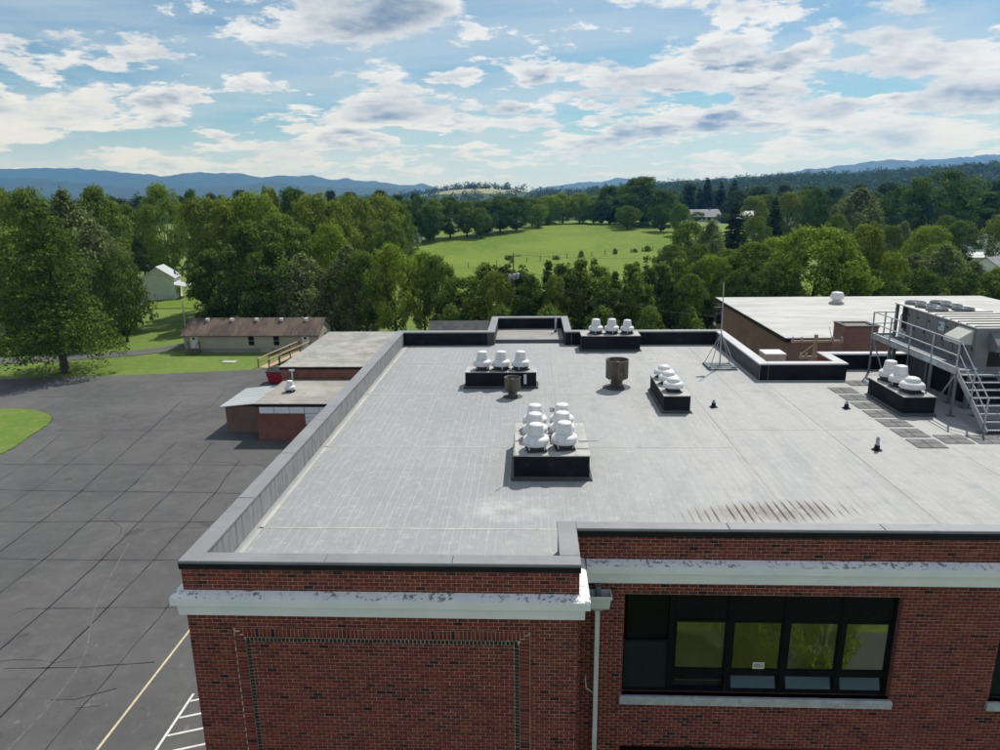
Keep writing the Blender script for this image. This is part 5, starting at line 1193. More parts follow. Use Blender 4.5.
def crown_multi(seed, H, W, nleaf):
    """several stems of unequal height growing together, loose outline"""
    rs = np.random.RandomState(seed); k = 6; Vs, Fs, cl, off = [], [], [], 0
    for i in range(k):
        a = i*6.283/k+rs.uniform(-.4, .4); d = W*.30*rs.uniform(.35, 1.15) if i else 0; h = H*(1 if i == 0 else rs.uniform(.55, .97)); w = W*rs.uniform(.42, .62)
        V, F, c = crown_broad(seed*10+i, h, w, .03, P_oval, 34, nleaf//k, .18, .34, .25)
        sh = np.array([d*math.cos(a), d*math.sin(a), 0]); lean = rs.uniform(-.06, .06, 2)
        V = V+sh; V[:, 0] += V[:, 2]*lean[0]; V[:, 1] += V[:, 2]*lean[1]
        Vs.append(V); Fs.append(F+off); off += len(V); cl += [(q+sh, r) for q, r in c[:6]]
    return np.concatenate(Vs), np.concatenate(Fs), cl
def trunk_mesh(seed, H, W, base, cl, r0, conifer=False, nl=9):
    rs = random.Random(seed); mb = MB(); top = H*(.93 if conifer else .72)
    pts = [Vector((0, 0, -.4))]; n = 6
    for k in range(1, n+1): pts.append(Vector((rs.uniform(-.02, .02)*H*(k/n), rs.uniform(-.02, .02)*H*(k/n), top*k/n)))
    if conifer: pts = [Vector((0, 0, p.z)) for p in pts]
    rad = [r0*1.35]+[r0*(1-.88*k/n) for k in range(1, n+1)]
    mb.path(pts, rad, 8)
    if not conifer and cl:
        ids = list(range(len(cl))); rs.shuffle(ids)
        for i in ids[:nl]:
            c = Vector(cl[i][0]); f = max(.12, min(.8, (c.z/H-.15)*.75)); k = min(int(f*n), n-1); p0 = pts[k].lerp(pts[k+1], f*n-k)
            mid = p0.lerp(c, .5)+Vector((0, 0, -.03*H)); rr = r0*.42*(1-f*.5); mb.path([p0, mid, c], [rr, rr*.65, rr*.2], 5)
    return mb.mesh('trunk')
P_round = lambda t: max(.05, (1-(2*t-1)**2*.9)**.5)*(1.0 if t > .35 else .72+.8*t)
P_oval = lambda t: max(.06, math.sin(math.pi*min(1, .12+.86*t))**.6)
P_column = lambda t: max(.08, (1-t**3.2)**.7)*(.75+.25*min(1, t*4))
P_dome = lambda t: max(.08, (1-t**2.4)**.5)
P_willow = lambda t: max(.1, (1-t**2.0)**.5)
KINDS = {}
def add_kind(key, leafm, H, W, base, r0, maker, seeds, conifer=False):
    lst = []
    for s in seeds:
        V, F, cl = maker(s); ext = np.percentile(np.hypot(V[:, 0], V[:, 1]), 97.5)*2; top = np.percentile(V[:, 2], 99.7)
        cm = np_mesh('crown', V, F, M[leafm]); tm = trunk_mesh(s, H, W, base, cl, r0, conifer); tm.materials.append(M['bark'])
        lst.append((cm, tm, ext, top))
    KINDS[key] = lst
add_kind('round', 'leaf_mid', 14, 12, .16, .30, lambda s: crown_broad(s, 14, 12, .16, P_round, 150, 15000, .088, .36), (11, 12, 13))
add_kind('bright', 'leaf_light', 14, 13, .10, .30, lambda s: crown_broad(s, 14, 13, .10, P_round, 150, 15000, .088, .36), (21, 22, 23))
add_kind('olive', 'leaf_olive', 15, 12, .12, .30, lambda s: crown_broad(s, 15, 12, .12, P_round, 150, 14500, .088, .36), (31, 32, 33))
add_kind('dark', 'leaf_dark', 15, 12, .12, .32, lambda s: crown_broad(s, 15, 12, .12, P_round, 150, 14500, .088, .38), (41, 42, 43))
add_kind('willow', 'leaf_grey', 13, 12, .06, .30, lambda s: crown_broad(s, 13, 12, .06, P_willow, 130, 16000, .09, .30, .9, 1.7), (51, 52))
add_kind('column', 'leaf_mid', 13, 6.5, .04, .18, lambda s: crown_multi(s, 13, 6.5, 11000), (61, 62, 63, 64))
add_kind('column_dark', 'leaf_dark', 13, 6.5, .04, .18, lambda s: crown_multi(s, 13, 6.5, 11000), (65, 66))
add_kind('pine', 'leaf_conifer', 16, 9, .08, .26, lambda s: crown_conifer(s, 16, 9, .08, 30, .40), (71, 72), True)
add_kind('big_pine', 'leaf_dark', 18, 15, .17, .42, lambda s: crown_conifer(s, 18, 15, .17, 20, .25, .5, 3.0), (81,), True)
add_kind('bush', 'leaf_mid', 4, 5, .0, .10, lambda s: crown_broad(s, 4, 5, .0, P_dome, 40, 3500, .16, .26), (91, 92))
add_kind('bush_grey', 'leaf_grey', 4, 5, .0, .10, lambda s: crown_broad(s, 4, 5, .0, P_dome, 40, 3500, .16, .26), (93,))
add_kind('far', 'leaf_far', 13, 11, .05, .25, lambda s: crown_broad(s, 13, 11, .05, P_oval, 40, 3200, .16, .62), (95, 96, 97))
trs = random.Random(77)
def plant(kind, x, y, top, width, label, cat='tree', group=None, name=None):
    z0 = float(terrain(x, y))-.1; cm, tm, ext, tz = trs.choice(KINDS[kind]); h = max(top-z0, 1.0)
    t = thing(name or {'pine': 'pine_tree', 'big_pine': 'pine_tree', 'willow': 'willow_tree', 'bush': 'shrub', 'bush_grey': 'shrub'}.get(kind, 'leafy_tree'), label, cat, (x, y, z0), group, trs.uniform(0, 6.28))
    sx = width/ext; sz = h/tz; t.scale = (sx, sx*trs.uniform(.92, 1.08), sz)
    link('trunk' if cat == 'tree' else 'stem', tm, None, t); link('crown' if cat == 'tree' else 'foliage', cm, None, t)
    return t
TREES = [
    ('olive', -90.9, 120.0, 21.8, 10.2, 'olive green tree, first from the left in the clump at the left edge', 'in the clump at the left edge'),
    ('round', -75.4, 100.0, 16.0, 11.5, 'green leafy tree, second from the left in the clump at the left edge', 'in the clump at the left edge'),
    ('bush', -69.9, 92.0, 3.0, 8.2, 'low green shrub, third from the left in the clump at the left edge', 'in the clump at the left edge'),
    ('dark', -72.0, 97.0, 10.6, 9.9, 'dark green tree, fourth from the left in the clump at the left edge', 'in the clump at the left edge'),
    ('round', -81.9, 114.0, 21.8, 11.9, 'green leafy tree, fifth from the left in the clump at the left edge', 'in the clump at the left edge'),
    ('big_pine', -56.1, 80.0, 19.8, 13.2, 'big dark evergreen with its trunk at the left edge of the parking lot', 'in the clump at the left edge'),
    ('round', -90.8, 130.0, 17.3, 13.0, 'green leafy tree, seventh from the left in the clump at the left edge', 'in the clump at the left edge'),
    ('willow', -72.7, 110.0, 21.3, 13.0, 'grey-green feathery tree, eighth from the left in the clump at the left edge', 'in the clump at the left edge'),
    ('bush', -64.5, 93.0, 3.5, 8.3, 'low green shrub, ninth from the left in the clump at the left edge', 'in the clump at the left edge'),
    ('dark', -97.1, 150.0, 16.8, 12.8, 'dark green tree, tenth from the left in the clump at the left edge', 'in the clump at the left edge'),
    ('willow', -65.2, 104.0, 16.9, 11.8, 'grey-green feathery tree, eleventh from the left in the clump at the left edge', 'in the clump at the left edge'),
    ('round', -78.3, 128.0, 22.2, 10.1, 'green leafy tree, twelfth from the left in the clump at the left edge', 'in the clump at the left edge'),
    ('bush', -62.4, 97.0, 2.7, 7.2, 'low green shrub, thirteenth from the left in the clump at the left edge', 'in the clump at the left edge'),
    ('dark', -58.6, 98.0, 13.2, 6.8, 'dark shaded tree left of the white house with a bare trunk', 'in the clump at the left edge'),
    ('round', -95.7, 165.0, 18.5, 10.7, 'green leafy tree, fifteenth from the left in the clump at the left edge', 'in the clump at the left edge'),
    ('round', -94.7, 170.0, 11.4, 10.7, 'green leafy tree, sixteenth from the left in the clump at the left edge', 'in the clump at the left edge'),
    ('bright', -86.0, 165.0, 23.1, 12.0, 'tall bright green tree rising above the white house against the mountains', 'behind and right of the white house'),
    ('dark', -90.5, 190.0, 21.9, 5.8, 'dark green tree, second from the left behind and right of the white house', 'behind and right of the white house'),
    ('olive', -54.7, 118.0, 20.1, 10.9, 'olive green tree, third from the left behind and right of the white house', 'behind and right of the white house'),
    ('bush', -51.3, 108.0, 3.0, 6.3, 'low green shrub, fourth from the left behind and right of the white house', 'behind and right of the white house'),
    ('dark', -49.6, 110.0, 12.2, 11.0, 'dark green tree, fifth from the left behind and right of the white house', 'behind and right of the white house'),
    ('olive', -54.8, 128.0, 20.0, 11.1, 'olive green tree, sixth from the left behind and right of the white house', 'behind and right of the white house'),
    ('bright', -48.2, 124.0, 20.8, 11.1, 'bright green tree, seventh from the left behind and right of the white house', 'behind and right of the white house'),
    ('dark', -40.9, 104.0, 16.6, 12.9, 'dark green tree, eighth from the left behind and right of the white house', 'behind and right of the white house'),
    ('olive', -58.5, 160.0, 22.1, 7.6, 'olive green tree, ninth from the left behind and right of the white house', 'behind and right of the white house'),
    ('dark', -38.0, 104.0, 10.3, 8.9, 'dark green tree, tenth from the left behind and right of the white house', 'behind and right of the white house'),
    ('round', -41.5, 118.0, 17.2, 11.6, 'green leafy tree, eleventh from the left behind and right of the white house', 'behind and right of the white house'),
    ('dark', -58.0, 175.0, 21.9, 10.7, 'dark green tree, twelfth from the left behind and right of the white house', 'behind and right of the white house'),
    ('willow', -34.1, 104.0, 11.8, 10.6, 'grey-green feathery tree, thirteenth from the left behind and right of the white house', 'behind and right of the white house'),
    ('bush', -35.6, 106.0, 2.0, 6.8, 'low green shrub, fourteenth from the left behind and right of the white house', 'behind and right of the white house'),
    ('olive', -39.5, 130.0, 20.5, 13.0, 'olive green tree, fifteenth from the left behind and right of the white house', 'behind and right of the white house'),
    ('bright', -31.9, 112.0, 15.9, 8.8, 'bright green tree, sixteenth from the left behind and right of the white house', 'behind and right of the white house'),
    ('dark', -32.1, 112.0, 8.7, 8.0, 'dark green tree, seventeenth from the left behind and right of the white house', 'behind and right of the white house'),
    ('olive', -37.1, 134.0, 19.3, 10.4, 'olive green tree, eighteenth from the left behind and right of the white house', 'behind and right of the white house'),
    ('bush_grey', -29.9, 108.0, 2.6, 6.3, 'low greyish shrub, nineteenth from the left behind and right of the white house', 'behind and right of the white house'),
    ('willow', -27.4, 105.0, 12.9, 10.4, 'grey-green feathery tree, twentieth from the left behind and right of the white house', 'behind and right of the white house'),
    ('olive', -36.0, 145.0, 20.0, 12.1, 'olive green tree, twenty-first from the left behind and right of the white house', 'behind and right of the white house'),
    ('round', -24.6, 103.0, 12.2, 7.9, 'green leafy tree, twenty-second from the left behind and right of the white house', 'behind and right of the white house'),
    ('olive', -32.8, 155.0, 20.1, 11.6, 'olive green tree, twenty-third from the left behind and right of the white house', 'behind and right of the white house'),
    ('round', -28.6, 140.0, 15.0, 8.6, 'green leafy tree, twenty-fourth from the left behind and right of the white house', 'behind and right of the white house'),
    ('round', -30.9, 165.0, 18.2, 9.2, 'green leafy tree, twenty-fifth from the left behind and right of the white house', 'behind and right of the white house'),
    ('bright', -19.6, 100.0, 13.5, 9.3, 'bright green tree, first from the left in the light group left of the pasture', 'in the light group left of the pasture'),
    ('bright', -16.0, 104.0, 12.0, 7.0, 'bright green tree, second from the left in the light group left of the pasture', 'in the light group left of the pasture'),
    ('round', -13.5, 101.0, 11.7, 6.3, 'green leafy tree, third from the left in the light group left of the pasture', 'in the light group left of the pasture'),
    ('bush', -11.7, 104.0, 7.2, 5.3, 'low green shrub, fourth from the left in the light group left of the pasture', 'in the light group left of the pasture'),
    ('bush', -10.9, 94.0, 5.8, 5.4, 'low green shrub, first from the left in the row just behind the back parapet', 'in the row just behind the back parapet'),
    ('column', -10.2, 101.0, 8.4, 6.3, 'slender green tree, second from the left in the row just behind the back parapet', 'in the row just behind the back parapet'),
    ('column', -7.8, 96.0, 8.9, 4.9, 'slender green tree, third from the left in the row just behind the back parapet', 'in the row just behind the back parapet'),
    ('column', -6.9, 104.0, 10.2, 6.7, 'slender green tree, fourth from the left in the row just behind the back parapet', 'in the row just behind the back parapet'),
    ('olive', -5.0, 98.0, 9.7, 4.7, 'olive green tree, fifth from the left in the row just behind the back parapet', 'in the row just behind the back parapet'),
    ('bush', -4.2, 94.0, 5.7, 5.4, 'low green shrub, sixth from the left in the row just behind the back parapet', 'in the row just behind the back parapet'),
    ('column_dark', -3.5, 107.0, 10.9, 7.5, 'slender dark green tree, seventh from the left in the row just behind the back parapet', 'in the row just behind the back parapet'),
    ('column_dark', -1.4, 109.0, 9.4, 5.5, 'slender dark green tree, eighth from the left in the row just behind the back parapet', 'in the row just behind the back parapet'),
    ('column', -0.2, 100.0, 9.4, 5.6, 'slender green tree, ninth from the left in the row just behind the back parapet', 'in the row just behind the back parapet'),
    ('column_dark', 2.3, 102.0, 10.6, 6.6, 'slender dark green tree, tenth from the left in the row just behind the back parapet', 'in the row just behind the back parapet'),
    ('bush', 2.5, 93.0, 5.7, 5.8, 'low green shrub, eleventh from the left in the row just behind the back parapet', 'in the row just behind the back parapet'),
    ('olive', 3.4, 98.0, 9.1, 4.1, 'olive green tree, twelfth from the left in the row just behind the back parapet', 'in the row just behind the back parapet'),
    ('column', 5.2, 107.0, 9.8, 6.3, 'slender green tree, thirteenth from the left in the row just behind the back parapet', 'in the row just behind the back parapet'),
    ('dark', 6.4, 112.0, 8.1, 5.4, 'dark green tree, fourteenth from the left in the row just behind the back parapet', 'in the row just behind the back parapet'),
    ('column', 7.2, 101.0, 11.0, 6.2, 'slender green tree, fifteenth from the left in the row just behind the back parapet', 'in the row just behind the back parapet'),
    ('round', 10.0, 104.0, 9.5, 5.8, 'green leafy tree, sixteenth from the left in the row just behind the back parapet', 'in the row just behind the back parapet'),
    ('bush', 9.2, 94.0, 5.5, 5.9, 'low green shrub, seventeenth from the left in the row just behind the back parapet', 'in the row just behind the back parapet'),
    ('column', 10.2, 97.0, 8.9, 4.6, 'slender green tree, eighteenth from the left in the row just behind the back parapet', 'in the row just behind the back parapet'),
    ('column_dark', 11.9, 100.0, 9.3, 5.6, 'slender dark green tree, nineteenth from the left in the row just behind the back parapet', 'in the row just behind the back parapet'),
    ('column', 14.7, 104.0, 10.0, 5.8, 'slender green tree, twentieth from the left in the row just behind the back parapet', 'in the row just behind the back parapet'),
    ('column', 14.8, 97.0, 9.4, 4.6, 'slender green tree, twenty-first from the left in the row just behind the back parapet', 'in the row just behind the back parapet'),
    ('column_dark', 16.2, 101.0, 11.2, 5.9, 'slender dark green tree, twenty-second from the left in the row just behind the back parapet', 'in the row just behind the back parapet'),
    ('bush', 15.7, 93.0, 5.6, 5.8, 'low green shrub, twenty-third from the left in the row just behind the back parapet', 'in the row just behind the back parapet'),
    ('column', 19.0, 104.0, 10.0, 6.4, 'slender green tree, twenty-fourth from the left in the row just behind the back parapet', 'in the row just behind the back parapet'),
    ('column_dark', 18.8, 98.0, 9.2, 4.9, 'slender dark green tree, twenty-fifth from the left in the row just behind the back parapet', 'in the row just behind the back parapet'),
    ('column', 20.7, 100.0, 10.8, 6.4, 'slender green tree, twenty-sixth from the left in the row just behind the back parapet', 'in the row just behind the back parapet'),
    ('round', 21.5, 97.0, 9.3, 4.9, 'green leafy tree, twenty-seventh from the left in the row just behind the back parapet', 'in the row just behind the back parapet'),
    ('bush', 21.1, 94.0, 5.4, 5.3, 'low green shrub, twenty-eighth from the left in the row just behind the back parapet', 'in the row just behind the back parapet'),
    ('column_dark', 24.5, 106.0, 10.0, 6.2, 'slender dark green tree, twenty-ninth from the left in the row just behind the back parapet', 'in the row just behind the back parapet'),
    ('dark', -41.8, 238.0, 18.1, 11.2, 'dark green tree, first from the left in the dark belt behind the pasture', 'in the dark belt behind the pasture'),
    ('dark', -38.1, 244.0, 19.3, 10.1, 'dark green tree, second from the left in the dark belt behind the pasture', 'in the dark belt behind the pasture'),
    ('dark', -33.4, 234.0, 16.2, 7.8, 'dark green tree, third from the left in the dark belt behind the pasture', 'in the dark belt behind the pasture'),
    ('round', -32.8, 240.0, 18.3, 11.3, 'green leafy tree, fourth from the left in the dark belt behind the pasture', 'in the dark belt behind the pasture'),
    ('dark', -27.8, 246.0, 18.9, 11.5, 'dark green tree, fifth from the left in the dark belt behind the pasture', 'in the dark belt behind the pasture'),
    ('round', -22.4, 250.0, 17.4, 11.7, 'green leafy tree, sixth from the left in the dark belt behind the pasture', 'in the dark belt behind the pasture'),
    ('round', -17.3, 246.0, 15.1, 8.8, 'green leafy tree, seventh from the left in the dark belt behind the pasture', 'in the dark belt behind the pasture'),
    ('dark', -16.6, 256.0, 17.3, 11.3, 'dark green tree, eighth from the left in the dark belt behind the pasture', 'in the dark belt behind the pasture'),
    ('dark', -11.2, 262.0, 18.9, 13.7, 'dark green tree, ninth from the left in the dark belt behind the pasture', 'in the dark belt behind the pasture'),
    ('dark', -5.5, 268.0, 18.4, 12.5, 'dark green tree, tenth from the left in the dark belt behind the pasture', 'in the dark belt behind the pasture'),
    ('round', 0.4, 285.0, 17.8, 12.5, 'green leafy tree, eleventh from the left in the dark belt behind the pasture', 'in the dark belt behind the pasture'),
    ('bright', 2.7, 278.0, 15.3, 8.4, 'bright green tree, twelfth from the left in the dark belt behind the pasture', 'in the dark belt behind the pasture'),
    ('bright', 7.4, 300.0, 18.4, 13.2, 'bright green tree, thirteenth from the left in the dark belt behind the pasture', 'in the dark belt behind the pasture'),
    ('bush', 7.8, 296.0, 8.1, 9.8, 'low green shrub, fourteenth from the left in the dark belt behind the pasture', 'in the dark belt behind the pasture'),
    ('bright', 13.4, 306.0, 19.5, 14.2, 'bright green tree, fifteenth from the left in the dark belt behind the pasture', 'in the dark belt behind the pasture'),
    ('bright', 20.5, 306.0, 19.4, 14.2, 'bright green tree, sixteenth from the left in the dark belt behind the pasture', 'in the dark belt behind the pasture'),
    ('bush', 21.0, 298.0, 7.5, 9.9, 'low green shrub, seventeenth from the left in the dark belt behind the pasture', 'in the dark belt behind the pasture'),
    ('bright', 26.2, 304.0, 18.1, 12.5, 'bright green tree, eighteenth from the left in the dark belt behind the pasture', 'in the dark belt behind the pasture'),
    ('dark', 28.8, 296.0, 16.6, 9.7, 'dark green tree, nineteenth from the left in the dark belt behind the pasture', 'in the dark belt behind the pasture'),
    ('dark', 32.3, 300.0, 22.0, 13.9, 'dark green tree, twentieth from the left in the dark belt behind the pasture', 'in the dark belt behind the pasture'),
    ('pine', 36.6, 296.0, 22.0, 10.5, 'dark conifer, twenty-first from the left in the dark belt behind the pasture', 'in the dark belt behind the pasture'),
    ('round', 35.6, 268.0, 14.7, 9.6, 'green leafy tree, twenty-second from the left in the dark belt behind the pasture', 'in the dark belt behind the pasture'),
    ('bush', 42.0, 280.0, 8.4, 11.6, 'low green shrub, twenty-third from the left in the dark belt behind the pasture', 'in the dark belt behind the pasture'),
    ('dark', 43.8, 286.0, 25.2, 24.0, 'huge dark tree at the top right of the pasture', 'in the dark belt behind the pasture'),
    ('dark', 46.2, 258.0, 15.1, 10.6, 'dark green tree, twenty-fifth from the left in the dark belt behind the pasture', 'in the dark belt behind the pasture'),
    ('dark', 50.6, 280.0, 20.2, 12.9, 'dark green tree, twenty-sixth from the left in the dark belt behind the pasture', 'in the dark belt behind the pasture'),
    ('round', 50.3, 246.0, 15.6, 7.4, 'green leafy tree, twenty-seventh from the left in the dark belt behind the pasture', 'in the dark belt behind the pasture'),
    ('pine', 80.2, 372.0, 21.9, 13.1, 'dark conifer, first from the left in the tall pine stand by the ranch house', 'in the tall pine stand by the ranch house'),
    ('far', 88.3, 410.0, 23.6, 20.0, 'distant tree, second from the left in the tall pine stand by the ranch house', 'in the tall pine stand by the ranch house'),
    ('round', 76.0, 335.0, 10.2, 8.2, 'green leafy tree, third from the left in the tall pine stand by the ranch house', 'in the tall pine stand by the ranch house'),
    ('pine', 87.5, 382.0, 20.9, 10.4, 'dark conifer, fourth from the left in the tall pine stand by the ranch house', 'in the tall pine stand by the ranch house'),
    ('pine', 87.9, 368.0, 25.6, 13.9, 'dark conifer, fifth from the left in the tall pine stand by the ranch house', 'in the tall pine stand by the ranch house'),
    ('bush', 80.9, 330.0, 6.8, 4.5, 'low green shrub, sixth from the left in the tall pine stand by the ranch house', 'in the tall pine stand by the ranch house'),
    ('pine', 97.0, 376.0, 23.2, 11.2, 'dark conifer, seventh from the left in the tall pine stand by the ranch house', 'in the tall pine stand by the ranch house'),
    ('dark', 88.6, 338.0, 9.5, 7.4, 'dark green tree, eighth from the left in the tall pine stand by the ranch house', 'in the tall pine stand by the ranch house'),
    ('pine', 102.4, 372.0, 24.5, 14.1, 'dark conifer, ninth from the left in the tall pine stand by the ranch house', 'in the tall pine stand by the ranch house'),
    ('far', 119.4, 400.0, 20.5, 16.2, 'distant tree, tenth from the left in the tall pine stand by the ranch house', 'in the tall pine stand by the ranch house'),
    ('round', 27.3, 140.0, 10.0, 6.6, 'green leafy tree, first from the left on the slope between the pines and the gymnasium', 'on the slope between the pines and the gymnasium'),
    ('round', 33.1, 152.0, 13.8, 10.4, 'green leafy tree, second from the left on the slope between the pines and the gymnasium', 'on the slope between the pines and the gymnasium'),
    ('round', 27.5, 118.0, 11.6, 6.5, 'green leafy tree, third from the left on the slope between the pines and the gymnasium', 'on the slope between the pines and the gymnasium'),
    ('willow', 36.2, 146.0, 14.0, 9.2, 'grey-green feathery tree, fourth from the left on the slope between the pines and the gymnasium', 'on the slope between the pines and the gymnasium'),
    ('bright', 26.6, 106.0, 10.9, 7.4, 'bright green tree, fifth from the left on the slope between the pines and the gymnasium', 'on the slope between the pines and the gymnasium'),
    ('willow', 33.6, 132.0, 12.5, 7.6, 'grey-green feathery tree, sixth from the left on the slope between the pines and the gymnasium', 'on the slope between the pines and the gymnasium'),
    ('round', 30.8, 112.0, 11.3, 8.7, 'green leafy tree, seventh from the left on the slope between the pines and the gymnasium', 'on the slope between the pines and the gymnasium'),
    ('pine', 44.2, 158.0, 17.4, 9.5, 'dark conifer, eighth from the left on the slope between the pines and the gymnasium', 'on the slope between the pines and the gymnasium'),
    ('round', 32.9, 108.0, 12.6, 9.8, 'green leafy tree, ninth from the left on the slope between the pines and the gymnasium', 'on the slope between the pines and the gymnasium'),
    ('olive', 75.9, 250.0, 17.9, 11.5, 'olive green tree, tenth from the left on the slope between the pines and the gymnasium', 'on the slope between the pines and the gymnasium'),
    ('round', 54.3, 176.0, 13.8, 8.2, 'green leafy tree, eleventh from the left on the slope between the pines and the gymnasium', 'on the slope between the pines and the gymnasium'),
    ('round', 86.6, 270.0, 18.0, 9.5, 'green leafy tree, twelfth from the left on the slope between the pines and the gymnasium', 'on the slope between the pines and the gymnasium'),
    ('bright', 38.7, 118.0, 12.6, 9.1, 'bright green tree, thirteenth from the left on the slope between the pines and the gymnasium', 'on the slope between the pines and the gymnasium'),
    ('pine', 60.4, 182.0, 18.0, 8.9, 'dark conifer, fourteenth from the left on the slope between the pines and the gymnasium', 'on the slope between the pines and the gymnasium'),
    ('olive', 83.2, 238.0, 19.1, 11.6, 'olive green tree, fifteenth from the left on the slope between the pines and the gymnasium', 'on the slope between the pines and the gymnasium'),
    ('round', 53.6, 150.0, 11.1, 8.2, 'green leafy tree, sixteenth from the left on the slope between the pines and the gymnasium', 'on the slope between the pines and the gymnasium'),
    ('round', 97.1, 262.0, 19.6, 10.6, 'green leafy tree, seventeenth from the left on the slope between the pines and the gymnasium', 'on the slope between the pines and the gymnasium'),
    ('dark', 89.6, 232.0, 20.3, 11.3, 'dark green tree, eighteenth from the left on the slope between the pines and the gymnasium', 'on the slope between the pines and the gymnasium'),
    ('dark', 29.0, 99.0, 9.9, 6.9, 'dark green tree, first from the left in the belt behind the gymnasium', 'in the belt behind the gymnasium'),
    ('dark', 33.8, 98.0, 10.7, 8.1, 'dark green tree, second from the left in the belt behind the gymnasium', 'in the belt behind the gymnasium'),
    ('bright', 39.4, 100.0, 15.2, 14.7, 'big round bright green tree behind the gymnasium roof', 'in the belt behind the gymnasium'),
    ('round', 43.8, 100.0, 12.1, 8.2, 'green leafy tree, fourth from the left in the belt behind the gymnasium', 'in the belt behind the gymnasium'),
    ('olive', 50.4, 110.0, 15.1, 8.7, 'olive green tree, fifth from the left in the belt behind the gymnasium', 'in the belt behind the gymnasium'),
    ('dark', 47.2, 101.0, 9.2, 8.4, 'dark green tree, sixth from the left in the belt behind the gymnasium', 'in the belt behind the gymnasium'),
    ('bright', 52.4, 106.0, 11.2, 7.8, 'bright green tree, seventh from the left in the belt behind the gymnasium', 'in the belt behind the gymnasium'),
    ('bush', 51.1, 100.0, 7.2, 6.9, 'low green shrub, eighth from the left in the belt behind the gymnasium', 'in the belt behind the gymnasium'),
    ('willow', 56.9, 108.0, 10.7, 9.5, 'grey-green feathery tree, ninth from the left in the belt behind the gymnasium', 'in the belt behind the gymnasium'),
    ('dark', 54.7, 101.0, 9.2, 8.3, 'dark green tree, tenth from the left in the belt behind the gymnasium', 'in the belt behind the gymnasium'),
    ('bush', 56.5, 100.0, 6.9, 8.3, 'low green shrub, eleventh from the left in the belt behind the gymnasium', 'in the belt behind the gymnasium'),
    ('willow', 60.5, 107.0, 12.0, 9.6, 'grey-green feathery tree, twelfth from the left in the belt behind the gymnasium', 'in the belt behind the gymnasium'),
    ('dark', 60.8, 102.0, 8.7, 8.4, 'dark green tree, thirteenth from the left in the belt behind the gymnasium', 'in the belt behind the gymnasium'),
    ('willow', 66.2, 109.0, 9.4, 9.0, 'grey-green feathery tree, fourteenth from the left in the belt behind the gymnasium', 'in the belt behind the gymnasium'),
    ('bush', 61.4, 99.0, 6.6, 8.2, 'low green shrub, fifteenth from the left in the belt behind the gymnasium', 'in the belt behind the gymnasium'),
    ('dark', 64.3, 101.0, 8.4, 8.3, 'dark green tree, sixteenth from the left in the belt behind the gymnasium', 'in the belt behind the gymnasium'),
    ('round', 68.1, 105.0, 8.9, 8.6, 'green leafy tree, seventeenth from the left in the belt behind the gymnasium', 'in the belt behind the gymnasium'),
    ('round', 75.0, 180.0, 13.9, 8.8, 'green leafy tree, first from the left among the houses on the right', 'among the houses on the right'),
    ('willow', 96.5, 230.0, 16.6, 12.4, 'grey-green feathery tree, second from the left among the houses on the right', 'among the houses on the right'),
    ('willow', 86.2, 194.0, 19.9, 18.3, 'broad pale grey-green tree above the gymnasium', 'among the houses on the right'),
    ('dark', 118.8, 250.0, 16.0, 15.5, 'dark green tree, fourth from the left among the houses on the right', 'among the houses on the right'),
    ('round', 78.4, 160.0, 12.1, 6.5, 'green leafy tree, fifth from the left among the houses on the right', 'among the houses on the right'),
    ('willow', 86.1, 170.0, 12.5, 7.8, 'grey-green feathery tree, sixth from the left among the houses on the right', 'among the houses on the right'),
    ('dark', 118.4, 236.0, 20.5, 16.4, 'dark green tree, seventh from the left among the houses on the right', 'among the houses on the right'),
    ('pine', 97.1, 184.0, 13.7, 7.0, 'dark conifer, eighth from the left among the houses on the right', 'among the houses on the right'),
    ('bright', 81.3, 150.0, 12.6, 10.6, 'bright green tree, ninth from the left among the houses on the right', 'among the houses on the right'),
    ('round', 69.7, 125.0, 10.7, 10.2, 'green leafy tree, tenth from the left among the houses on the right', 'among the houses on the right'),
    ('dark', 123.2, 224.0, 24.7, 24.4, 'tallest dark tree on the right before the wooded hill', 'among the houses on the right'),
    ('round', 106.6, 190.0, 12.9, 6.7, 'green leafy tree, twelfth from the left among the houses on the right', 'among the houses on the right'),
    ('round', 100.3, 172.0, 12.5, 8.8, 'green leafy tree, thirteenth from the left among the houses on the right', 'among the houses on the right'),
    ('dark', 145.5, 240.0, 18.3, 18.0, 'dark green tree, fourteenth from the left among the houses on the right', 'among the houses on the right'),
    ('olive', 108.0, 168.0, 14.3, 10.8, 'olive green tree, fifteenth from the left among the houses on the right', 'among the houses on the right'),
    ('dark', 150.0, 235.0, 18.9, 18.8, 'dark green tree, sixteenth from the left among the houses on the right', 'among the houses on the right'),
    ('far', 97.2, 390.0, 19.7, 18.0, 'distant tree, first from the left in the woods at the foot of the far hill', 'in the woods at the foot of the far hill'),
    ('far', 101.8, 360.0, 19.7, 17.6, 'distant tree, second from the left in the woods at the foot of the far hill', 'in the woods at the foot of the far hill'),
    ('far', 117.4, 380.0, 21.5, 22.6, 'distant tree, third from the left in the woods at the foot of the far hill', 'in the woods at the foot of the far hill'),
    ('far', 136.8, 400.0, 22.4, 21.6, 'distant tree, fourth from the left in the woods at the foot of the far hill', 'in the woods at the foot of the far hill'),
    ('far', 135.2, 360.0, 21.1, 19.4, 'distant tree, fifth from the left in the woods at the foot of the far hill', 'in the woods at the foot of the far hill'),
    ('far', 113.1, 290.0, 17.5, 15.7, 'distant tree, sixth from the left in the woods at the foot of the far hill', 'in the woods at the foot of the far hill'),
    ('far', 134.9, 330.0, 20.5, 19.5, 'distant tree, seventh from the left in the woods at the foot of the far hill', 'in the woods at the foot of the far hill'),
    ('far', 120.3, 280.0, 17.1, 13.6, 'distant tree, eighth from the left in the woods at the foot of the far hill', 'in the woods at the foot of the far hill'),
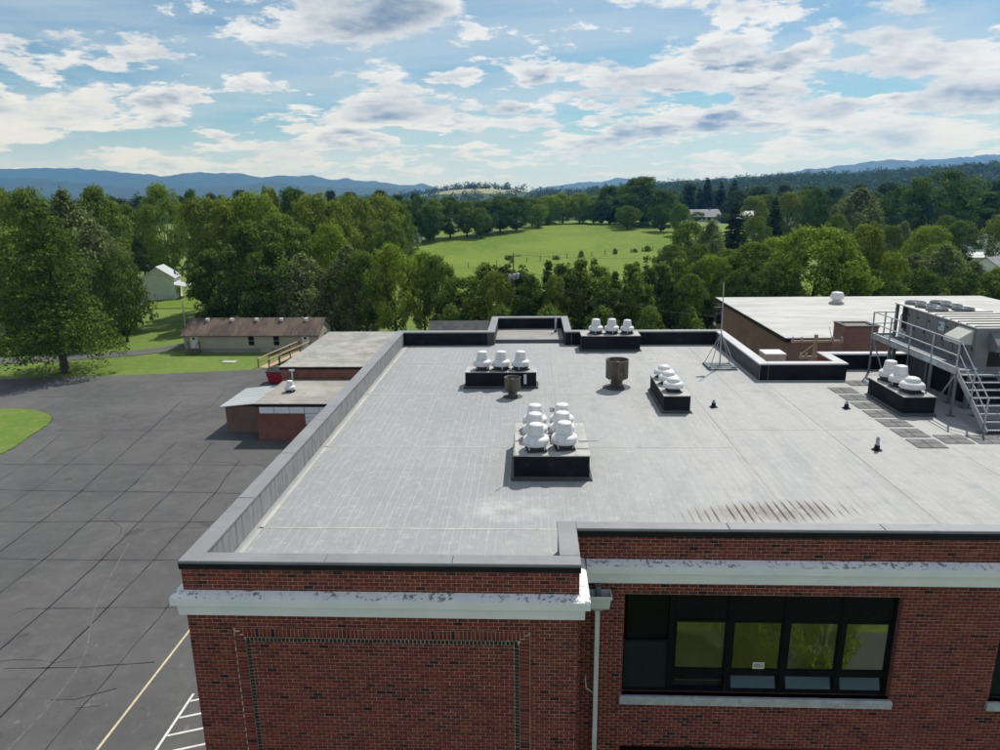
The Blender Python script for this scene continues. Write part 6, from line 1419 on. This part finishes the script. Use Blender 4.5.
    ('far', 163.2, 370.0, 21.8, 19.9, 'distant tree, ninth from the left in the woods at the foot of the far hill', 'in the woods at the foot of the far hill'),
    ('far', 138.6, 300.0, 18.3, 16.1, 'distant tree, tenth from the left in the woods at the foot of the far hill', 'in the woods at the foot of the far hill'),
    ('far', 168.1, 350.0, 22.4, 20.6, 'distant tree, eleventh from the left in the woods at the foot of the far hill', 'in the woods at the foot of the far hill'),
    ('far', 197.3, 380.0, 23.4, 22.3, 'distant tree, twelfth from the left in the woods at the foot of the far hill', 'in the woods at the foot of the far hill'),
    ('far', 190.8, 330.0, 21.9, 19.4, 'distant tree, thirteenth from the left in the woods at the foot of the far hill', 'in the woods at the foot of the far hill'),
    ('far', 177.9, 290.0, 16.3, 17.1, 'distant tree, fourteenth from the left in the woods at the foot of the far hill', 'in the woods at the foot of the far hill'),
    ('far', 211.9, 340.0, 22.6, 19.9, 'distant tree, fifteenth from the left in the woods at the foot of the far hill', 'in the woods at the foot of the far hill'),
    ('far', -248.8, 420.0, 20.8, 15.4, 'distant tree, first from the left on the rise beyond the left trees', 'on the rise beyond the left trees'),
    ('far', -190.8, 330.0, 19.7, 13.9, 'distant tree, second from the left on the rise beyond the left trees', 'on the rise beyond the left trees'),
    ('far', -197.7, 360.0, 20.5, 15.2, 'distant tree, third from the left on the rise beyond the left trees', 'on the rise beyond the left trees'),
    ('far', -147.5, 300.0, 20.3, 12.6, 'distant tree, fourth from the left on the rise beyond the left trees', 'on the rise beyond the left trees'),
    ('far', -170.4, 380.0, 21.6, 14.9, 'distant tree, fifth from the left on the rise beyond the left trees', 'on the rise beyond the left trees'),
    ('far', -170.3, 420.0, 23.2, 17.6, 'distant tree, sixth from the left on the rise beyond the left trees', 'on the rise beyond the left trees'),
    ('far', -141.1, 440.0, 22.3, 17.1, 'distant tree, seventh from the left on the rise beyond the left trees', 'on the rise beyond the left trees'),
    ('far', -117.0, 420.0, 22.5, 16.3, 'distant tree, eighth from the left on the rise beyond the left trees', 'on the rise beyond the left trees'),
    ('far', -82.7, 330.0, 21.1, 13.7, 'distant tree, ninth from the left on the rise beyond the left trees', 'on the rise beyond the left trees'),
    ('far', -75.1, 360.0, 21.9, 14.9, 'distant tree, tenth from the left on the rise beyond the left trees', 'on the rise beyond the left trees'),
    ('far', -60.7, 330.0, 19.9, 11.9, 'distant tree, eleventh from the left on the rise beyond the left trees', 'on the rise beyond the left trees'),
    ('far', -64.0, 400.0, 20.2, 13.3, 'distant tree, twelfth from the left on the rise beyond the left trees', 'on the rise beyond the left trees'),
]
for kd, x, y, top, wd, lab, grp in TREES:
    plant(kd, x, y, top, wd, lab, "shrub" if kd.startswith("bush") else "tree", grp)

for k, (bx_, bh_, bw_) in enumerate(FENCE_BUSHES):
    by_ = 180+(bx_+24)/79*42; plant('bush', bx_, by_, float(terrain(bx_, by_))+bh_, bw_, f'{ordn[k]} small shrub from the left along the pasture fence', 'shrub', 'shrubs along the pasture fence')
# front-lawn trees that the classroom panes mirror (outside the picture, below the camera)
plant('bright', 9.0, 3.0, 7.6, 3.4, 'small light green tree on the front lawn facing the classroom window'); plant('bright', 12.0, 2.2, 6.6, 3.0, 'second small light green tree on the front lawn nearer the corner')
# distant wooded hills: far-off wood that reads as one mass
def far_forest():
    rs = np.random.RandomState(8); pts = []
    def ok(x, y): return not (abs(x+120+ (y-1500)*.05) < 75 and 1330 < y < 1478)
    while len(pts) < 2600:
        y = rs.uniform(430, 1290); x = y*rs.uniform(.08, .95); pts.append((x, y))
    while len(pts) < 6200:
        y = 380+rs.uniform(0, 1)**1.35*2300; x = y*rs.uniform(-.86, .92)
        if y < 560 and -120 < x < 75: continue
        if x > 0 and rs.uniform() < .15 and y > 1700: continue
        if ok(x, y): pts.append((x, y))
    for _ in range(60): pts.append((-120+rs.uniform(-95, 75), 1490+rs.uniform(-12, 25)))
    Vs, n_each = [], 95; NV = []
    for x, y in pts:
        r = rs.uniform(4.0, 8.5)*(1+max(0, y-1200)/3000); h = rs.uniform(9, 16); z0 = float(terrain(x, y)); n = 80 if y < 1300 else 50
        d = sph(rs, n); d[:, 2] = np.abs(d[:, 2])*1.3-.42
        lob = 1+.22*np.sin(d[:, 0]*5+rs.uniform(0, 6))+.18*np.sin(d[:, 1]*6+rs.uniform(0, 6))
        p = np.stack([d[:, 0]*r*lob, d[:, 1]*r*lob, h*.30+d[:, 2]*h*.70*lob], 1)+np.array([x, y, z0]); Vs.append((p, d*.9+rs.normal(size=(n, 3))*.45+np.array([0, 0, .25]), np.full(n, r*.42)))
    P = np.concatenate([v[0] for v in Vs]); N_ = np.concatenate([v[1] for v in Vs]); S = np.concatenate([v[2] for v in Vs])
    V, F = leaf_quads(P, N_, S, rs); o = link('distant_forest', np_mesh('distant_forest', V, F, M['leaf_far'])); tag(o, 'far dark green wooded hills and tree belts below the horizon', 'forest', kind='stuff')
far_forest()
# the pale field on the distant hill
def straw():
    xs = np.linspace(-215, -30, 24); ys = np.linspace(1325, 1480, 18); X, Y = np.meshgrid(xs, ys); Zz = terrain(X, Y)+.6
    i = (np.arange(len(ys)-1)[:, None]*len(xs)+np.arange(len(xs)-1)[None, :]).ravel(); n = len(xs)
    o = link('distant_field', np_mesh('distant_field', np.stack([X, Y, Zz], -1).reshape(-1, 3), np.stack([i, i+1, i+n+1, i+n], 1), M['straw_field'], True)); tag(o, 'pale straw coloured field on a distant hill', kind='structure')
straw()

# ------------------------------------------------------------------ air
hz = MB().box(-9600, 9600, -600, 9600, -12, 420).build('haze', None); tag(hz, 'thin blue summer haze filling the air', kind='stuff')
hm = bpy.data.materials.new('haze'); hm.use_nodes = True; ht = NT(hm.node_tree); ht.n.clear()
ho = ht.new('ShaderNodeOutputMaterial'); hv = ht.new('ShaderNodeVolumePrincipled'); ht.l.new(hv.outputs[0], ho.inputs['Volume'])
hv.inputs['Color'].default_value = (0.09, 0.35, 1.0, 1); hv.inputs['Absorption Color'].default_value = (1, 1, 1, 1); hv.inputs['Density'].default_value = 1.25e-4; hv.inputs['Anisotropy'].default_value = 0.3
hz.data.materials.append(hm); hz.visible_shadow = True
